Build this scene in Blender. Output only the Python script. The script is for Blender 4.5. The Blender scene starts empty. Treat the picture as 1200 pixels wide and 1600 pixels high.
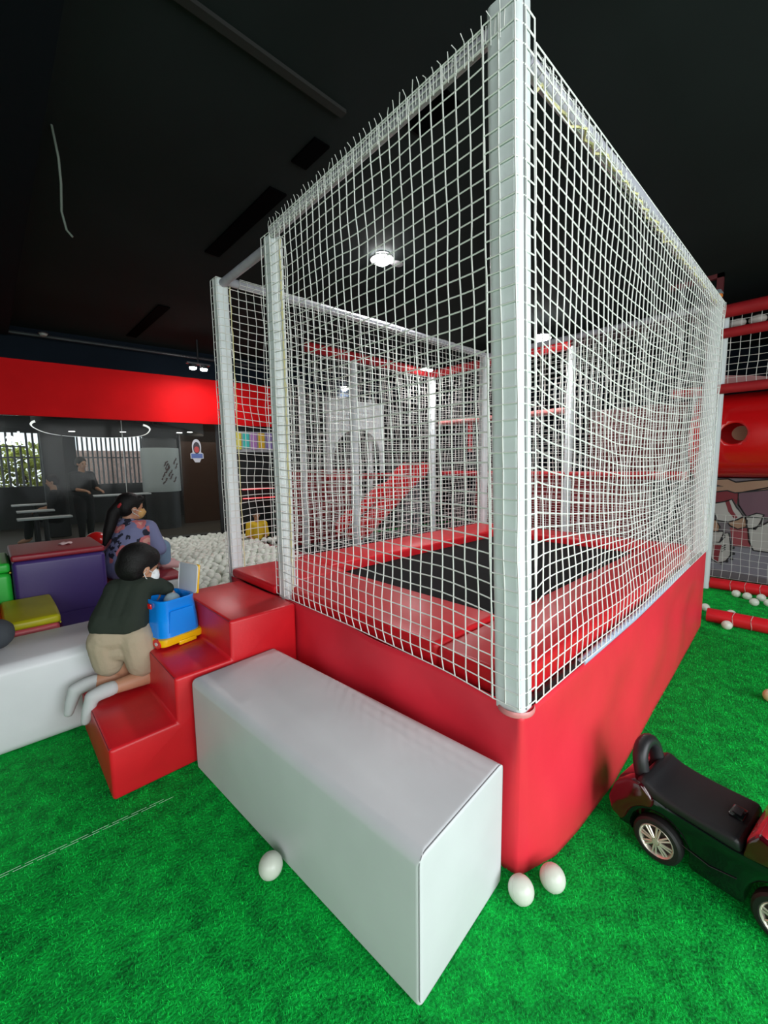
import bpy, bmesh, math, random
import numpy as np
from mathutils import Vector, Matrix, Euler

# ------------------------------------------------------------------ camera, world, lights, exposure
SC = bpy.context.scene
COL = SC.collection
CAM_POS = (-1.2065, -0.6209, 1.42)
YAW, PITCH, ROLL, FPX = math.radians(46.4198), math.radians(-6.5276), math.radians(-0.7413), 649.47
cd = bpy.data.cameras.new('camera')
cam = bpy.data.objects.new('camera', cd)
COL.objects.link(cam)
F_ = Vector((math.cos(PITCH)*math.cos(YAW), math.cos(PITCH)*math.sin(YAW), math.sin(PITCH)))
R0 = Vector((math.sin(YAW), -math.cos(YAW), 0)); U0 = R0.cross(F_)
c_, s_ = math.cos(ROLL), math.sin(ROLL)
R_ = R0*c_ + U0*s_; U_ = -R0*s_ + U0*c_
m = Matrix((R_, U_, -F_)).transposed().to_4x4(); m.translation = CAM_POS
cam.matrix_world = m
cd.sensor_fit = 'VERTICAL'; cd.sensor_height = 24.0
cd.lens = FPX/1600*24.0
cd.clip_start = 0.05; cd.clip_end = 200
SC.camera = cam

SC.view_settings.view_transform = 'Standard'
SC.view_settings.look = 'None'
SC.view_settings.gamma = 1.0
SC.view_settings.use_curve_mapping = False
SC.view_settings.exposure = 0.5

w = bpy.data.worlds.new('daylight'); SC.world = w; w.use_nodes = True
w.node_tree.nodes['Background'].inputs[0].default_value = (0.86, 0.93, 1.0, 1)
w.node_tree.nodes['Background'].inputs[1].default_value = 1.2

def area(name, loc, target, sx, sy, power, color=(1, 1, 1)):
    l = bpy.data.lights.new(name, 'AREA'); l.shape = 'RECTANGLE'; l.size = sx; l.size_y = sy
    l.energy = power; l.color = color
    o = bpy.data.objects.new(name, l); COL.objects.link(o); o.location = loc
    o.rotation_euler = (Vector(target)-Vector(loc)).to_track_quat('-Z', 'Y').to_euler()
    return o
# the open shop front behind the photographer lets daylight in
area('shopfront_daylight', (.2, -3.4, 1.75), (.5, 0, .9), 4.0, 2.1, 112, (0.95, 0.98, 1.0))
# added fill lamp to lift the left-facing sides, with no source behind it
area('left_fill', (-3.8, -1.2, 1.7), (0, 1.2, 0.6), 4.0, 2.2, 78, (0.95, 1.0, 0.98))

# the mall outside the glass has its own ceiling lamps
area('mall_lamps', (1.2, 9.3, 2.05), (1.2, 9.3, 0), 4.5, 2.2, 15, (1, .93, .84))
area('mall_ceiling_fill', (-1.9, 10.2, 1.95), (-1.9, 10.2, 3), 1.2, 2.0, 10, (1, .90, .78))  # added unseen uplight to brighten the mall ceiling at left
area('mall_ceiling_fill', (2.6, 8.4, 1.95), (2.6, 8.4, 3), .8, 1.6, 4, (1, .85, .7))  # second added uplight, lifts the ceiling at right
# ------------------------------------------------------------------ materials
def lin(c):
    return tuple((x/12.92 if x <= .04045 else ((x+.055)/1.055)**2.4) for x in c)
def srgb(r, g, b):
    return lin((r/255, g/255, b/255))
MATS = {}
def mat(name, col, rough=.5, metal=0., spec=.5, coat=0., noise=None, bump=None, emit=None, trans=None):
    """noise = (scale, amount) mottles the colour; bump = (scale, strength, distance)."""
    if name in MATS: return MATS[name]
    m = bpy.data.materials.new(name); m.use_nodes = True
    nt = m.node_tree; b = nt.nodes['Principled BSDF']
    b.inputs['Base Color'].default_value = (*col, 1)
    b.inputs['Roughness'].default_value = rough; b.inputs['Metallic'].default_value = metal
    b.inputs['Specular IOR Level'].default_value = spec; b.inputs['Coat Weight'].default_value = coat
    b.inputs['Coat Roughness'].default_value = .08
    if emit:
        b.inputs['Emission Color'].default_value = (*emit[0], 1); b.inputs['Emission Strength'].default_value = emit[1]
    tc = None
    if noise or bump:
        tc = nt.nodes.new('ShaderNodeTexCoord')
    if noise:
        n = nt.nodes.new('ShaderNodeTexNoise'); n.inputs['Scale'].default_value = noise[0]; n.inputs['Detail'].default_value = 6
        nt.links.new(tc.outputs['Object'], n.inputs['Vector'])
        r = nt.nodes.new('ShaderNodeValToRGB')
        r.color_ramp.elements[0].position = .3; r.color_ramp.elements[1].position = .7
        k = noise[1]
        r.color_ramp.elements[0].color = (*[x*(1-k) for x in col], 1)
        r.color_ramp.elements[1].color = (*[min(1, x*(1+k)) for x in col], 1)
        nt.links.new(n.outputs['Fac'], r.inputs['Fac']); nt.links.new(r.outputs['Color'], b.inputs['Base Color'])
    if bump:
        n = nt.nodes.new('ShaderNodeTexNoise'); n.inputs['Scale'].default_value = bump[0]; n.inputs['Detail'].default_value = 4
        nt.links.new(tc.outputs['Object'], n.inputs['Vector'])
        bp = nt.nodes.new('ShaderNodeBump'); bp.inputs['Strength'].default_value = bump[1]; bp.inputs['Distance'].default_value = bump[2]
        nt.links.new(n.outputs['Fac'], bp.inputs['Height']); nt.links.new(bp.outputs['Normal'], b.inputs['Normal'])
    MATS[name] = m
    return m
RED = mat('red_vinyl', (.64, .012, .020), .36, spec=.4, bump=(60, .12, .004), noise=(5, .1))
REDSK = mat('red_skirt_vinyl', (.78, .027, .050), .45, spec=.55, noise=(3, .06), bump=(5, .25, .02))
WHITEV = mat('white_vinyl', (.66, .67, .69), .42, noise=(4, .04), bump=(90, .1, .002))
SEAM = mat('grey_seam', (.22, .22, .23), .6)
POLE = mat('white_foam_sleeve', (.72, .76, .77), .5, noise=(9, .07))
CORD = mat('white_net_cord', (.80, .80, .77), .7)
CORDY = mat('yellowed_cord', (.72, .66, .34), .7)
RAIL = mat('pale_rail_sleeve', (.42, .41, .47), .6, noise=(12, .12))
BLACK = mat('black_woven_mat', (.008, .008, .009), .8, spec=.12, bump=(400, .2, .001))
DARK = mat('dark_frame', (.015, .015, .018), .5)
BLUEW = mat('pale_blue_sleeve', (.45, .52, .68), .5)
PURPLE = mat('purple_vinyl', (.055, .028, .17), .4, bump=(60, .1, .003))
GREEN = mat('lime_vinyl', (.03, .62, .06), .4)
YELLOW = mat('yellow_vinyl', (.50, .46, .006), .42, noise=(6, .08))
PINKRED = mat('faded_red_vinyl', (.62, .10, .12), .42)
MAROON = mat('maroon_vinyl', (.28, .016, .028), .42)
BLUEP = mat('blue_plastic', (.003, .26, .90), .25, coat=.3)
YELP = mat('yellow_plastic', (.85, .50, .004), .28, coat=.3)
REDP = mat('red_plastic', (.75, .015, .015), .25, coat=.3)
BALLW = mat('white_ball_plastic', (.66, .69, .60), .32)
BALLP = mat('pit_ball_plastic', (.84, .87, .78), .38)
CEIL = mat('black_ceiling_paint', (.0095, .0130, .0135), .9, spec=.15, noise=(.7, .25))
CEILD = mat('black_slot', (.0006, .0006, .0008), .9, spec=.02)
DWALL = mat('navy_dark_wall', (.005, .010, .018), .9, spec=.2, noise=(1.2, .2))
BAND = mat('red_fascia_paint', (.78, .005, .008), .65, spec=.12, noise=(1.5, .10))
TUBER = mat('red_tube_plastic', (.62, .006, .008), .24, coat=.4)
SKIN = mat('skin', (.50, .25, .15), .5)
SKINF = mat('print_skin', (.30, .17, .11), .6)
HAIR = mat('black_hair', (.004, .0035, .0035), .6, spec=.3, bump=(120, .5, .006))
METALG = mat('grey_steel', (.28, .31, .34), .4, .3)
CHROME = mat('chrome_spokes', (.66, .62, .52), .28, .45)
CARBLK = mat('glossy_black_plastic', (.004, .005, .006), .12, coat=.6)
CARRED = mat('glossy_maroon_plastic', (.045, .001, .004), .14, coat=.7)
CARHOOD = mat('glossy_red_plastic', (.45, .02, .03), .14, coat=.7)
SEATB = mat('matt_black_plastic', (.014, .014, .016), .42, bump=(300, .15, .002))
RUBBER = mat('black_rubber', (.008, .008, .008), .6)

def emis(name, col, s):
    return mat(name, (.8, .8, .8), emit=(col, s))
def turf_mat(name, dark, light, bumpy=True):
    m = bpy.data.materials.new(name); m.use_nodes = True
    nt = m.node_tree; b = nt.nodes['Principled BSDF']; b.inputs['Roughness'].default_value = .75
    b.inputs['Specular IOR Level'].default_value = .15
    tc = nt.nodes.new('ShaderNodeTexCoord')
    n1 = nt.nodes.new('ShaderNodeTexNoise'); n1.inputs['Scale'].default_value = 15; n1.inputs['Detail'].default_value = 7; n1.inputs['Roughness'].default_value = .62
    n2 = nt.nodes.new('ShaderNodeTexNoise'); n2.inputs['Scale'].default_value = 110; n2.inputs['Detail'].default_value = 3
    for n in (n1, n2): nt.links.new(tc.outputs['Object'], n.inputs['Vector'])
    ad = nt.nodes.new('ShaderNodeMath'); ad.operation = 'MULTIPLY_ADD'; ad.inputs[1].default_value = .50
    nt.links.new(n2.outputs['Fac'], ad.inputs[0])
    mu = nt.nodes.new('ShaderNodeMath'); mu.operation = 'MULTIPLY'; mu.inputs[1].default_value = .62
    nt.links.new(n1.outputs['Fac'], mu.inputs[0]); nt.links.new(mu.outputs[0], ad.inputs[2])
    r = nt.nodes.new('ShaderNodeValToRGB'); r.color_ramp.elements[0].position = .40; r.color_ramp.elements[1].position = .72
    r.color_ramp.elements[0].color = (*dark, 1); r.color_ramp.elements[1].color = (*light, 1)
    nt.links.new(ad.outputs[0], r.inputs['Fac']); nt.links.new(r.outputs['Color'], b.inputs['Base Color'])
    bp = nt.nodes.new('ShaderNodeBump'); bp.inputs['Strength'].default_value = .7; bp.inputs['Distance'].default_value = .008
    nt.links.new(n2.outputs['Fac'], bp.inputs['Height']); nt.links.new(bp.outputs['Normal'], b.inputs['Normal'])
    return m
TURF = turf_mat('green_turf_backing', (.001, .13, .022), (.002, .55, .065))
BLADE = turf_mat('green_turf_blade', (.001, .22, .030), (.010, .98, .110))

def glass_mat():
    m = bpy.data.materials.new('window_glass'); m.use_nodes = True
    nt = m.node_tree; nt.nodes.remove(nt.nodes['Principled BSDF'])
    out = nt.nodes['Material Output']
    t = nt.nodes.new('ShaderNodeBsdfTransparent'); t.inputs[0].default_value = (.90, .93, .92, 1)
    g = nt.nodes.new('ShaderNodeBsdfGlossy'); g.inputs['Roughness'].default_value = .06
    d = nt.nodes.new('ShaderNodeBsdfDiffuse'); d.inputs[0].default_value = (.5, .52, .5, 1)
    fr = nt.nodes.new('ShaderNodeFresnel'); fr.inputs[0].default_value = 1.13
    m1 = nt.nodes.new('ShaderNodeMixShader'); m2 = nt.nodes.new('ShaderNodeMixShader'); m2.inputs[0].default_value = .012
    nt.links.new(fr.outputs[0], m1.inputs[0]); nt.links.new(t.outputs[0], m1.inputs[1]); nt.links.new(g.outputs[0], m1.inputs[2])
    nt.links.new(m1.outputs[0], m2.inputs[1]); nt.links.new(d.outputs[0], m2.inputs[2])
    nt.links.new(m2.outputs[0], out.inputs[0])
    return m
GLASS = glass_mat()

# ------------------------------------------------------------------ builders
class MB:
    """collects shapes; build() links them as one mesh object"""
    def __init__(self): self.bm = bmesh.new()
    def _merge(self, bm2, M=None):
        me = bpy.data.meshes.new('tmp'); bm2.to_mesh(me); bm2.free()
        if M is not None: me.transform(M)
        self.bm.from_mesh(me); bpy.data.meshes.remove(me)
        return self
    def box(self, lo, hi, r=0., seg=2, M=None):
        b = bmesh.new(); bmesh.ops.create_cube(b, size=1)
        s = [hi[i]-lo[i] for i in range(3)]; c = [(hi[i]+lo[i])/2 for i in range(3)]
        for v in b.verts: v.co = Vector([v.co[i]*s[i]+c[i] for i in range(3)])
        if r > 0:
            bmesh.ops.bevel(b, geom=list(b.edges), offset=min(r, min(s)*.49), segments=seg, profile=.5, affect='EDGES')
        return self._merge(b, M)
    def cyl(self, p, q, r, r2=None, n=20, caps=True, M=None):
        p, q = Vector(p), Vector(q); d = q-p
        b = bmesh.new()
        bmesh.ops.create_cone(b, cap_ends=caps, segments=n, radius1=r, radius2=r if r2 is None else r2, depth=d.length)
        X = Matrix.Translation((p+q)/2) @ d.to_track_quat('Z', 'Y').to_matrix().to_4x4()
        return self._merge(b, X if M is None else M @ X)
    def ball(self, c, r, sub=3, scale=None, M=None):
        b = bmesh.new(); bmesh.ops.create_icosphere(b, subdivisions=sub, radius=1)
        s = scale or (1, 1, 1)
        for v in b.verts: v.co = Vector((v.co[0]*r*s[0]+c[0], v.co[1]*r*s[1]+c[1], v.co[2]*r*s[2]+c[2]))
        return self._merge(b, M)
    def tube(self, pts, r, n=8, closed=False, M=None):
        v, f = tube_arrays(np.array(pts, float)[None], r, n, closed)
        b = bmesh.new(); vs = [b.verts.new(x) for x in v]
        for q in f: b.faces.new([vs[i] for i in q])
        if not closed:
            b.faces.new([vs[i] for i in range(n)][::-1]); b.faces.new([vs[len(v)-n+i] for i in range(n)])
        return self._merge(b, M)
    def prism(self, poly, axis, a, b_, r=0., seg=2, M=None):
        """2-D outline extruded along an axis: axis 1 -> poly is (x,z); 0 -> (y,z); 2 -> (x,y)"""
        b = bmesh.new()
        def P(u, v, t): return {0: (t, u, v), 1: (u, t, v), 2: (u, v, t)}[axis]
        A = [b.verts.new(P(u, v, a)) for u, v in poly]; B = [b.verts.new(P(u, v, b_)) for u, v in poly]
        n = len(poly)
        for i in range(n): b.faces.new((A[i], A[(i+1) % n], B[(i+1) % n], B[i]))
        b.faces.new(A[::-1]); b.faces.new(B)
        bmesh.ops.recalc_face_normals(b, faces=b.faces)
        if r > 0: bmesh.ops.bevel(b, geom=list(b.edges), offset=r, segments=seg, profile=.5, affect='EDGES')
        return self._merge(b, M)
    def grid(self, fn, nu, nv, closed_u=False):
        b = bmesh.new()
        V = [[b.verts.new(fn(i/(nu if closed_u else nu-1), j/(nv-1))) for j in range(nv)] for i in range(nu)]
        for i in range(nu if closed_u else nu-1):
            for j in range(nv-1):
                k = (i+1) % nu
                b.faces.new((V[i][j], V[k][j], V[k][j+1], V[i][j+1]))
        return self._merge(b)
    def lathe(self, prof, c=(0, 0, 0), n=24, M=None):
        b = bmesh.new()
        V = [[b.verts.new((c[0]+r*math.cos(2*math.pi*i/n), c[1]+r*math.sin(2*math.pi*i/n), c[2]+z)) for r, z in prof] for i in range(n)]
        for i in range(n):
            k = (i+1) % n
            for j in range(len(prof)-1):
                b.faces.new((V[i][j], V[k][j], V[k][j+1], V[i][j+1]))
        bmesh.ops.remove_doubles(b, verts=b.verts, dist=1e-5)
        bmesh.ops.recalc_face_normals(b, faces=b.faces)
        return self._merge(b, M)
    def build(self, name, m, parent=None, smooth=True, M=None, fix=True):
        me = bpy.data.meshes.new(name)
        if fix: bmesh.ops.recalc_face_normals(self.bm, faces=self.bm.faces)
        self.bm.to_mesh(me); self.bm.free()
        if M is not None: me.transform(M)
        return link(name, me, m, parent, smooth)

def link(name, me, m, parent=None, smooth=True):
    if m is not None: me.materials.append(m)
    if smooth and len(me.polygons):
        me.polygons.foreach_set('use_smooth', [True]*len(me.polygons))
        try: me.set_sharp_from_angle(angle=math.radians(38))
        except Exception: pass
    o = bpy.data.objects.new(name, me); COL.objects.link(o)
    if parent is not None:
        o.parent = parent
        o.matrix_parent_inverse = Matrix.Translation(parent.location).inverted() if parent.type == 'EMPTY' and parent.rotation_euler.z == 0 else Matrix()
    return o
def tag(o, label=None, cat=None, group=None, kind=None):
    if label: o['label'] = label
    if cat: o['category'] = cat
    if group: o['group'] = group
    if kind: o['kind'] = kind
    return o
def thing(name, label, cat, loc=(0, 0, 0), rz=0., group=None):
    """an Empty at the base; with rz == 0 parts are given in world coordinates, else in local ones"""
    o = bpy.data.objects.new(name, None); COL.objects.link(o); o.location = loc; o.rotation_euler = (0, 0, rz)
    o.empty_display_size = .1
    return tag(o, label, cat, group)
def struct(o): o['kind'] = 'structure'; return o
def tube_arrays(lines, r, n=4, closed=False):
    """lines: (L, P, 3) array of L polylines -> verts, quads"""
    L, P, _ = lines.shape
    if closed: t = np.roll(lines, -1, 1)-np.roll(lines, 1, 1)
    else: t = np.gradient(lines, axis=1)
    t /= np.linalg.norm(t, axis=2, keepdims=True)+1e-12
    ref = np.where(np.abs(t[..., 2:3]) > .9, np.array([1., .3, 0]), np.array([0, 0, 1.]))
    a = np.cross(t, ref); a /= np.linalg.norm(a, axis=2, keepdims=True)+1e-12
    b = np.cross(t, a)
    ang = np.arange(n)*2*np.pi/n
    v = lines[:, :, None, :]+r*(np.cos(ang)[None, None, :, None]*a[:, :, None, :]+np.sin(ang)[None, None, :, None]*b[:, :, None, :])
    idx = np.arange(L*P*n).reshape(L, P, n)
    if closed: i0, i1 = idx, np.roll(idx, -1, 1)
    else: i0, i1 = idx[:, :-1], idx[:, 1:]
    f = np.stack([i0, np.roll(i0, -1, 2), np.roll(i1, -1, 2), i1], -1).reshape(-1, 4)
    return v.reshape(-1, 3), f
def fast_mesh(name, v, f):
    me = bpy.data.meshes.new(name); k = f.shape[1]
    me.vertices.add(len(v)); me.vertices.foreach_set('co', np.asarray(v, np.float32).ravel())
    me.loops.add(f.size); me.loops.foreach_set('vertex_index', f.astype(np.int32).ravel())
    me.polygons.add(len(f)); me.polygons.foreach_set('loop_start', (np.arange(len(f))*k).astype(np.int32))
    me.update(calc_edges=True)
    return me
rng = np.random.default_rng(7)
def net(name, P, parent, r=.0026, n=4, m=None):
    """P: (NU, NV, 3) knots of the net -> one mesh of cords"""
    v1, f1 = tube_arrays(P, r, n); v2, f2 = tube_arrays(np.swapaxes(P, 0, 1), r, n)
    me = fast_mesh(name, np.concatenate([v1, v2]), np.concatenate([f1, f2+len(v1)]))
    o = link(name, me, m or CORD, parent, True)
    o['kind'] = 'stuff'
    return o
def poly_path(pts):
    pts = np.array(pts, float); d = np.r_[0, np.cumsum(np.linalg.norm(np.diff(pts, axis=0), axis=1))]
    return lambda s: np.stack([np.interp(s, d, pts[:, i]) for i in range(pts.shape[1])], -1), d[-1]
def net_knots(bottom, top, z0, z1, cu=.056, cz=.05, sag=0., wob=.006, normal=(0, 0), bulge=0., slack=0., seed=1):
    """bottom/top: polylines (x,y) with matching vertices; z0/z1 heights (callable of u or number)"""
    g = np.random.default_rng(seed)
    fb, Lb = poly_path(bottom); ft, Lt = poly_path(top)
    nu = max(2, int(round(Lb/cu))+1)
    za = z0 if callable(z0) else (lambda u: np.full_like(u, z0)); zb = z1 if callable(z1) else (lambda u: np.full_like(u, z1))
    u = np.linspace(0, 1, nu)
    nv = int(round(np.mean(zb(u)-za(u))/cz))+1
    v = np.linspace(0, 1, nv)
    B = fb(u*Lb); T = ft(u*Lt)
    xy = B[:, None, :]*(1-v)[None, :, None]+T[:, None, :]*v[None, :, None]
    z = za(u)[:, None]*(1-v)+zb(u)[:, None]*v
    pin = np.sin(np.pi*np.clip(u, 0, 1))[:, None]**.6
    sg = sag*np.sin(np.pi*u)[:, None]**.8*(np.sin(np.pi*v**1.15)[None, :])
    sg = sg-.62*sag*np.sin(np.pi*u)[:, None]**.45*np.exp(-((v-.17)/.11)**2)[None, :]
    z = z-sg
    N = np.array(normal, float)
    def smooth(a, k):
        for _ in range(k):
            a = (np.roll(a, 1, 0)+a*2+np.roll(a, -1, 0))/4; a = (np.roll(a, 1, 1)+a*2+np.roll(a, -1, 1))/4
        return a
    w1 = smooth(g.normal(size=(nu, nv)), 3); w2 = smooth(g.normal(size=(nu, nv)), 2); w3 = smooth(g.normal(size=(nu, nv)), 2)
    tang = (B[-1]-B[0]); tang = tang/(np.linalg.norm(tang)+1e-9)
    edge = (1-(2*v-1)**8)[None, :]
    off = (w1*wob*5*pin+bulge*pin*np.sin(np.pi*v)[None, :]+slack*pin*np.exp(-((v-.06)/.06)**2)[None, :])*edge
    lat = w2*wob*3*edge
    if slack: lat = lat+slack*.35*pin*(np.exp(-((v-.075)/.03)**2)-np.exp(-((v-.03)/.02)**2))[None, :]
    P = np.zeros((nu, nv, 3))
    P[..., :2] = xy+off[..., None]*N+lat[..., None]*tang
    P[..., 2] = z+w3*wob*1.6*edge
    return P

# ------------------------------------------------------------------ the setting
def plane_box(name, lo, hi, m): return struct(MB().box(lo, hi).build(name, m, smooth=False))
floor = plane_box('floor', (-4, -5, -.1), (7.8, 6.55, 0), TURF)
ceiling = plane_box('ceiling', (-4, -5, 3.2), (7.8, 6.55, 3.3), CEIL)
plane_box('wall_right', (7.7, -5, 0), (7.8, 6.55, 3.2), DWALL)
plane_box('wall_light_block', (2.4, -5.1, 0), (7.8, -5, 3.2), mat('warm_grey_wall', (.30, .28, .26), .8))  # unseen wall added to keep daylight off the far right
plane_box('wall_left', (-4.1, -5, 0), (-4, 6.6, 3.2), DWALL)
GY = lambda x: 6.449-.1006*(x+1.015)       # line of the glazed wall
GROT = -math.atan(.1006)
def gbox(name, x0, x1, z0, z1, t0, t1, m, parent=None, r=0.):
    """a box lying along the glazed wall, t = distance behind its face"""
    M = Matrix.Translation((0, GY(0), 0)) @ Matrix.Rotation(GROT, 4, 'Z')
    return MB().box((x0, t0, z0), (x1, t1, z1), r, M=M).build(name, m, parent, smooth=False)
struct(gbox('wall_back', -4.2, 8.0, 2.76, 3.25, .06, .2, DWALL))
struct(gbox('trim_1', -4.2, 2.75, 2.1, 2.79, .0, .06, BAND))
struct(gbox('wall_back_dark', 1.63, 8.0, 0, 2.8, .062, .2, mat('black_wall', (.006, .007, .008), .7)))
struct(gbox('wall_back_lower', -4.2, 1.63, 0, .33, .02, .2, mat('brown_black_sill', (.010, .008, .006), .5)))
wn = struct(gbox('window_1', -4.2, 1.63, .33, 2.1, .10, .108, GLASS))
gbox('window_frame', 1.58, 1.63, .33, 2.1, .085, .13, DARK, wn)
gbox('pane_joint', .26, .268, .33, 2.1, .096, .112, mat('pane_joint_seal', (.4, .42, .4), .3), wn)
# ceiling: dropped slab at the left, slot grilles, batten, cornice pipe
struct(MB().box((-4, -5, 3.06), (-.86, 6.4, 3.2)).build('ceiling_slab', mat('dark_navy_ceiling', (.002, .004, .007), .9, spec=.15), smooth=False))
n = 2
for (y0, y1, x0, x1) in ((1.42, 1.66, .25, .35), (1.95, 3.05, .27, .39), (4.55, 6.0, .33, .45), (.75, 1.02, .55, .66)):
    struct(MB().box((x0, y0, 3.188), (x1, y1, 3.2)).build('trim_%d' % n, CEILD, smooth=False)); n += 1
def pipe_obj(name, pts, r, m, label, cat, nn=8):
    return tag(MB().tube(pts, r, nn).build(name, m), label, cat)
bt = MB().box((-.95, 1.168, 3.182), (.27, 1.210, 3.2)).build('ceiling_batten', mat('grey_batten', (.016, .016, .015), .8, spec=.2), smooth=False)
tag(bt, 'grey batten screwed to the black ceiling near the top edge', 'batten')
pipe_obj('ceiling_conduit', [(-3, GY(-3)-.08, 3.10), (0, GY(0)-.08, 3.09), (3.6, GY(3.6)-.08, 3.07)], .022, mat('dark_grey_pipe', (.03, .034, .04), .4),
         'dark grey conduit running under the ceiling along the glazed wall', 'pipe')
pipe_obj('dangling_wire', [(-.80, 2.28, 3.2), (-.78, 2.30, 3.06), (-.775, 2.33, 2.95), (-.78, 2.36, 2.82), (-.765, 2.36, 2.73), (-.74, 2.355, 2.70)], .006, mat('grey_green_wire', (.10, .12, .10), .7),
         'loose grey wire dangling from the dark ceiling at upper left', 'wire', 6)
dt = thing('smoke_detector', 'small pale dome detector on the ceiling by the red fascia', 'detector', (-.55, 6.05, 3.06))
MB().lathe([(0, -.035), (.03, -.03), (.042, -.01), (.045, 0), (0, 0)], (-.55, 6.05, 3.06), 16).build('dome', mat('dusty_white', (.3, .3, .29), .6), dt)
MB().cyl((-.55, 6.05, 3.066), (-.55, 6.05, 3.055), .055).build('mounting_ring', DARK, dt)

LAMP = emis('lamp_glow', (1, .98, .95), 60)
def downlight(loc, r, label, power, name='ceiling_light', tilt=None, group=None):
    t = thing(name, label, 'light', loc, group=group)
    x, y, z = loc
    MB().lathe([(r*1.0, -.004), (r*1.35, -.012), (r*1.4, .0), (r*1.0, .004)], loc, 24).build('rim', mat('pale_lamp_rim', (.35, .35, .36), .5), t)
    MB().ball((x, y, z), r, 3, (1, 1, .75)).build('lens', LAMP, t)
    MB().cyl((x, y, z+.002), (x, y, z+.05), r*.9, n=20).build('housing', DARK, t)
    if power:
        l = bpy.data.lights.new('lamp', 'AREA'); l.shape = 'DISK'; l.size = r*3; l.energy = power; l.spread = math.radians(150)
        o = bpy.data.objects.new('lamp', l); COL.objects.link(o); o.location = (x, y, z-r-.02); o.parent = t
        o.matrix_parent_inverse = Matrix.Translation(t.location).inverted()
    return t
downlight((1.40, 2.10, 3.165), .075, 'bright round ceiling light seen through the near net', 12)
rs = MB().ball((1.60, 2.12, 3.19), .05, 2, (1.3, 1, .3)).build('lamp_reflection', mat('pale_reflection', (.3, .28, .3), .5))  # stands in for the lamp's faint reflection on the ceiling
tag(rs, 'faint reflection of the bright round light, shaped as a pale ceiling dome', 'reflection')
def twin_spot(loc, label, power, axis=(1, 0)):
    t = thing('twin_spotlight', label, 'light', loc); x, y, z = loc
    MB().box((x-.16, y-.03, z+.05), (x+.16, y+.03, z+.075), .005).build('track', mat('grey_track', (.12, .12, .13), .5), t)
    MB().cyl((x, y, z+.075), (x, y, 3.2), .012, n=8).build('stem', DARK, t)
    for k in (-1, 1):
        c = (x+axis[0]*.075*k, y+axis[1]*.075*k, z)
        h = MB().cyl((c[0], c[1], z+.005), (c[0], c[1], z+.05), .052, n=18).build('lamp_head', DARK, t)
        MB().ball((c[0], c[1], z), .05, 2, (1, 1, .55)).build('lens', LAMP, h)
    l = bpy.data.lights.new('lamp', 'AREA'); l.shape = 'DISK'; l.size = .2; l.energy = power
    o = bpy.data.objects.new('lamp', l); COL.objects.link(o); o.location = (x, y, z-.04); o.parent = t
    o.matrix_parent_inverse = Matrix.Translation(t.location).inverted()
twin_spot((1.11, 5.6, 2.806), 'twin spotlight under the ceiling beside the red fascia, left of the netted cage', 9)
twin_spot((3.97, 3.80, 2.90), 'twin spotlight by the red cornice corner seen through the net', 14)
downlight((4.05, 6.0, 2.92), .075, 'round spotlight above the white arch panel behind the net', 8)
downlight((3.95, 1.90, 2.96), .08, 'round light behind the right net near the front pole', 12)

# ------------------------------------------------------------------ trampoline cage
LX, WY = 3.12, 2.24
tr = thing('trampoline', 'large red trampoline with white padded poles and white rope netting', 'trampoline', (1.5, 1.1, 0))
ztop_front = lambda y: np.interp(y, [0, .1, .4, .9, 1.4, 2.3], [.588, .612, .634, .646, .64, .64])
ztop_right = lambda x: np.interp(x, [0, .1, .45, .9, 1.3, 2., 3.12], [.588, .594, .592, .578, .582, .612, .655])
def skirt():
    pts = []
    for y in np.linspace(2.24, .02, 90): pts.append((0, y, float(ztop_front(y)), 0, y))
    for a in np.linspace(0, math.pi/2, 6)[1:-1]: pts.append((.02-.02*math.cos(a), .02-.02*math.sin(a), .588, 2, 0))
    for x in np.linspace(.02, LX, 120): pts.append((x, 0, float(ztop_right(x)), 1, x))
    for y in np.linspace(.0, 2.24, 30)[1:]: pts.append((LX, y, .655, 3, y))
    nz = 26
    def fn(u, v):
        i = min(int(round(u*(len(pts)-1))), len(pts)-1)
        x, y, zt, side, t = pts[i]
        z = zt*v
        if side == 0:      # left-facing front: long soft diagonal folds
            env = min(1, (t)/.12)*min(1, (2.24-t)/.2)
            f = .020*math.sin(t*5.2+v*4.6)+.009*math.sin(t*11-v*6.5)
            x += -env*(.014*math.sin(math.pi*v)+f*(1-.4*v))
        if side == 1:
            env = min(1, t/.15)*min(1, (LX-t)/.25)
            b = np.interp(t, [0, .165, .33, .69, 1.13, 1.54, 2.1, 3.1], [0, .055, .07, .085, .07, .055, .035, 0])
            f = .016*math.sin(t*3.6+v*3.8)+.010*math.sin(t*7.5-v*5.5)
            y += -b*(1-v)**.9-env*(f*math.sin(math.pi*min(1, v*1.05+.02)))
        if side == 2:
            pass
        if v > .98: z = zt
        return (x, y, z)
    o = MB().grid(fn, len(pts), nz).build('skirt', REDSK, tr)
    md = o.modifiers.new('thickness', 'SOLIDIFY'); md.thickness = .004; md.offset = -1
    return o
skirt()
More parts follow.
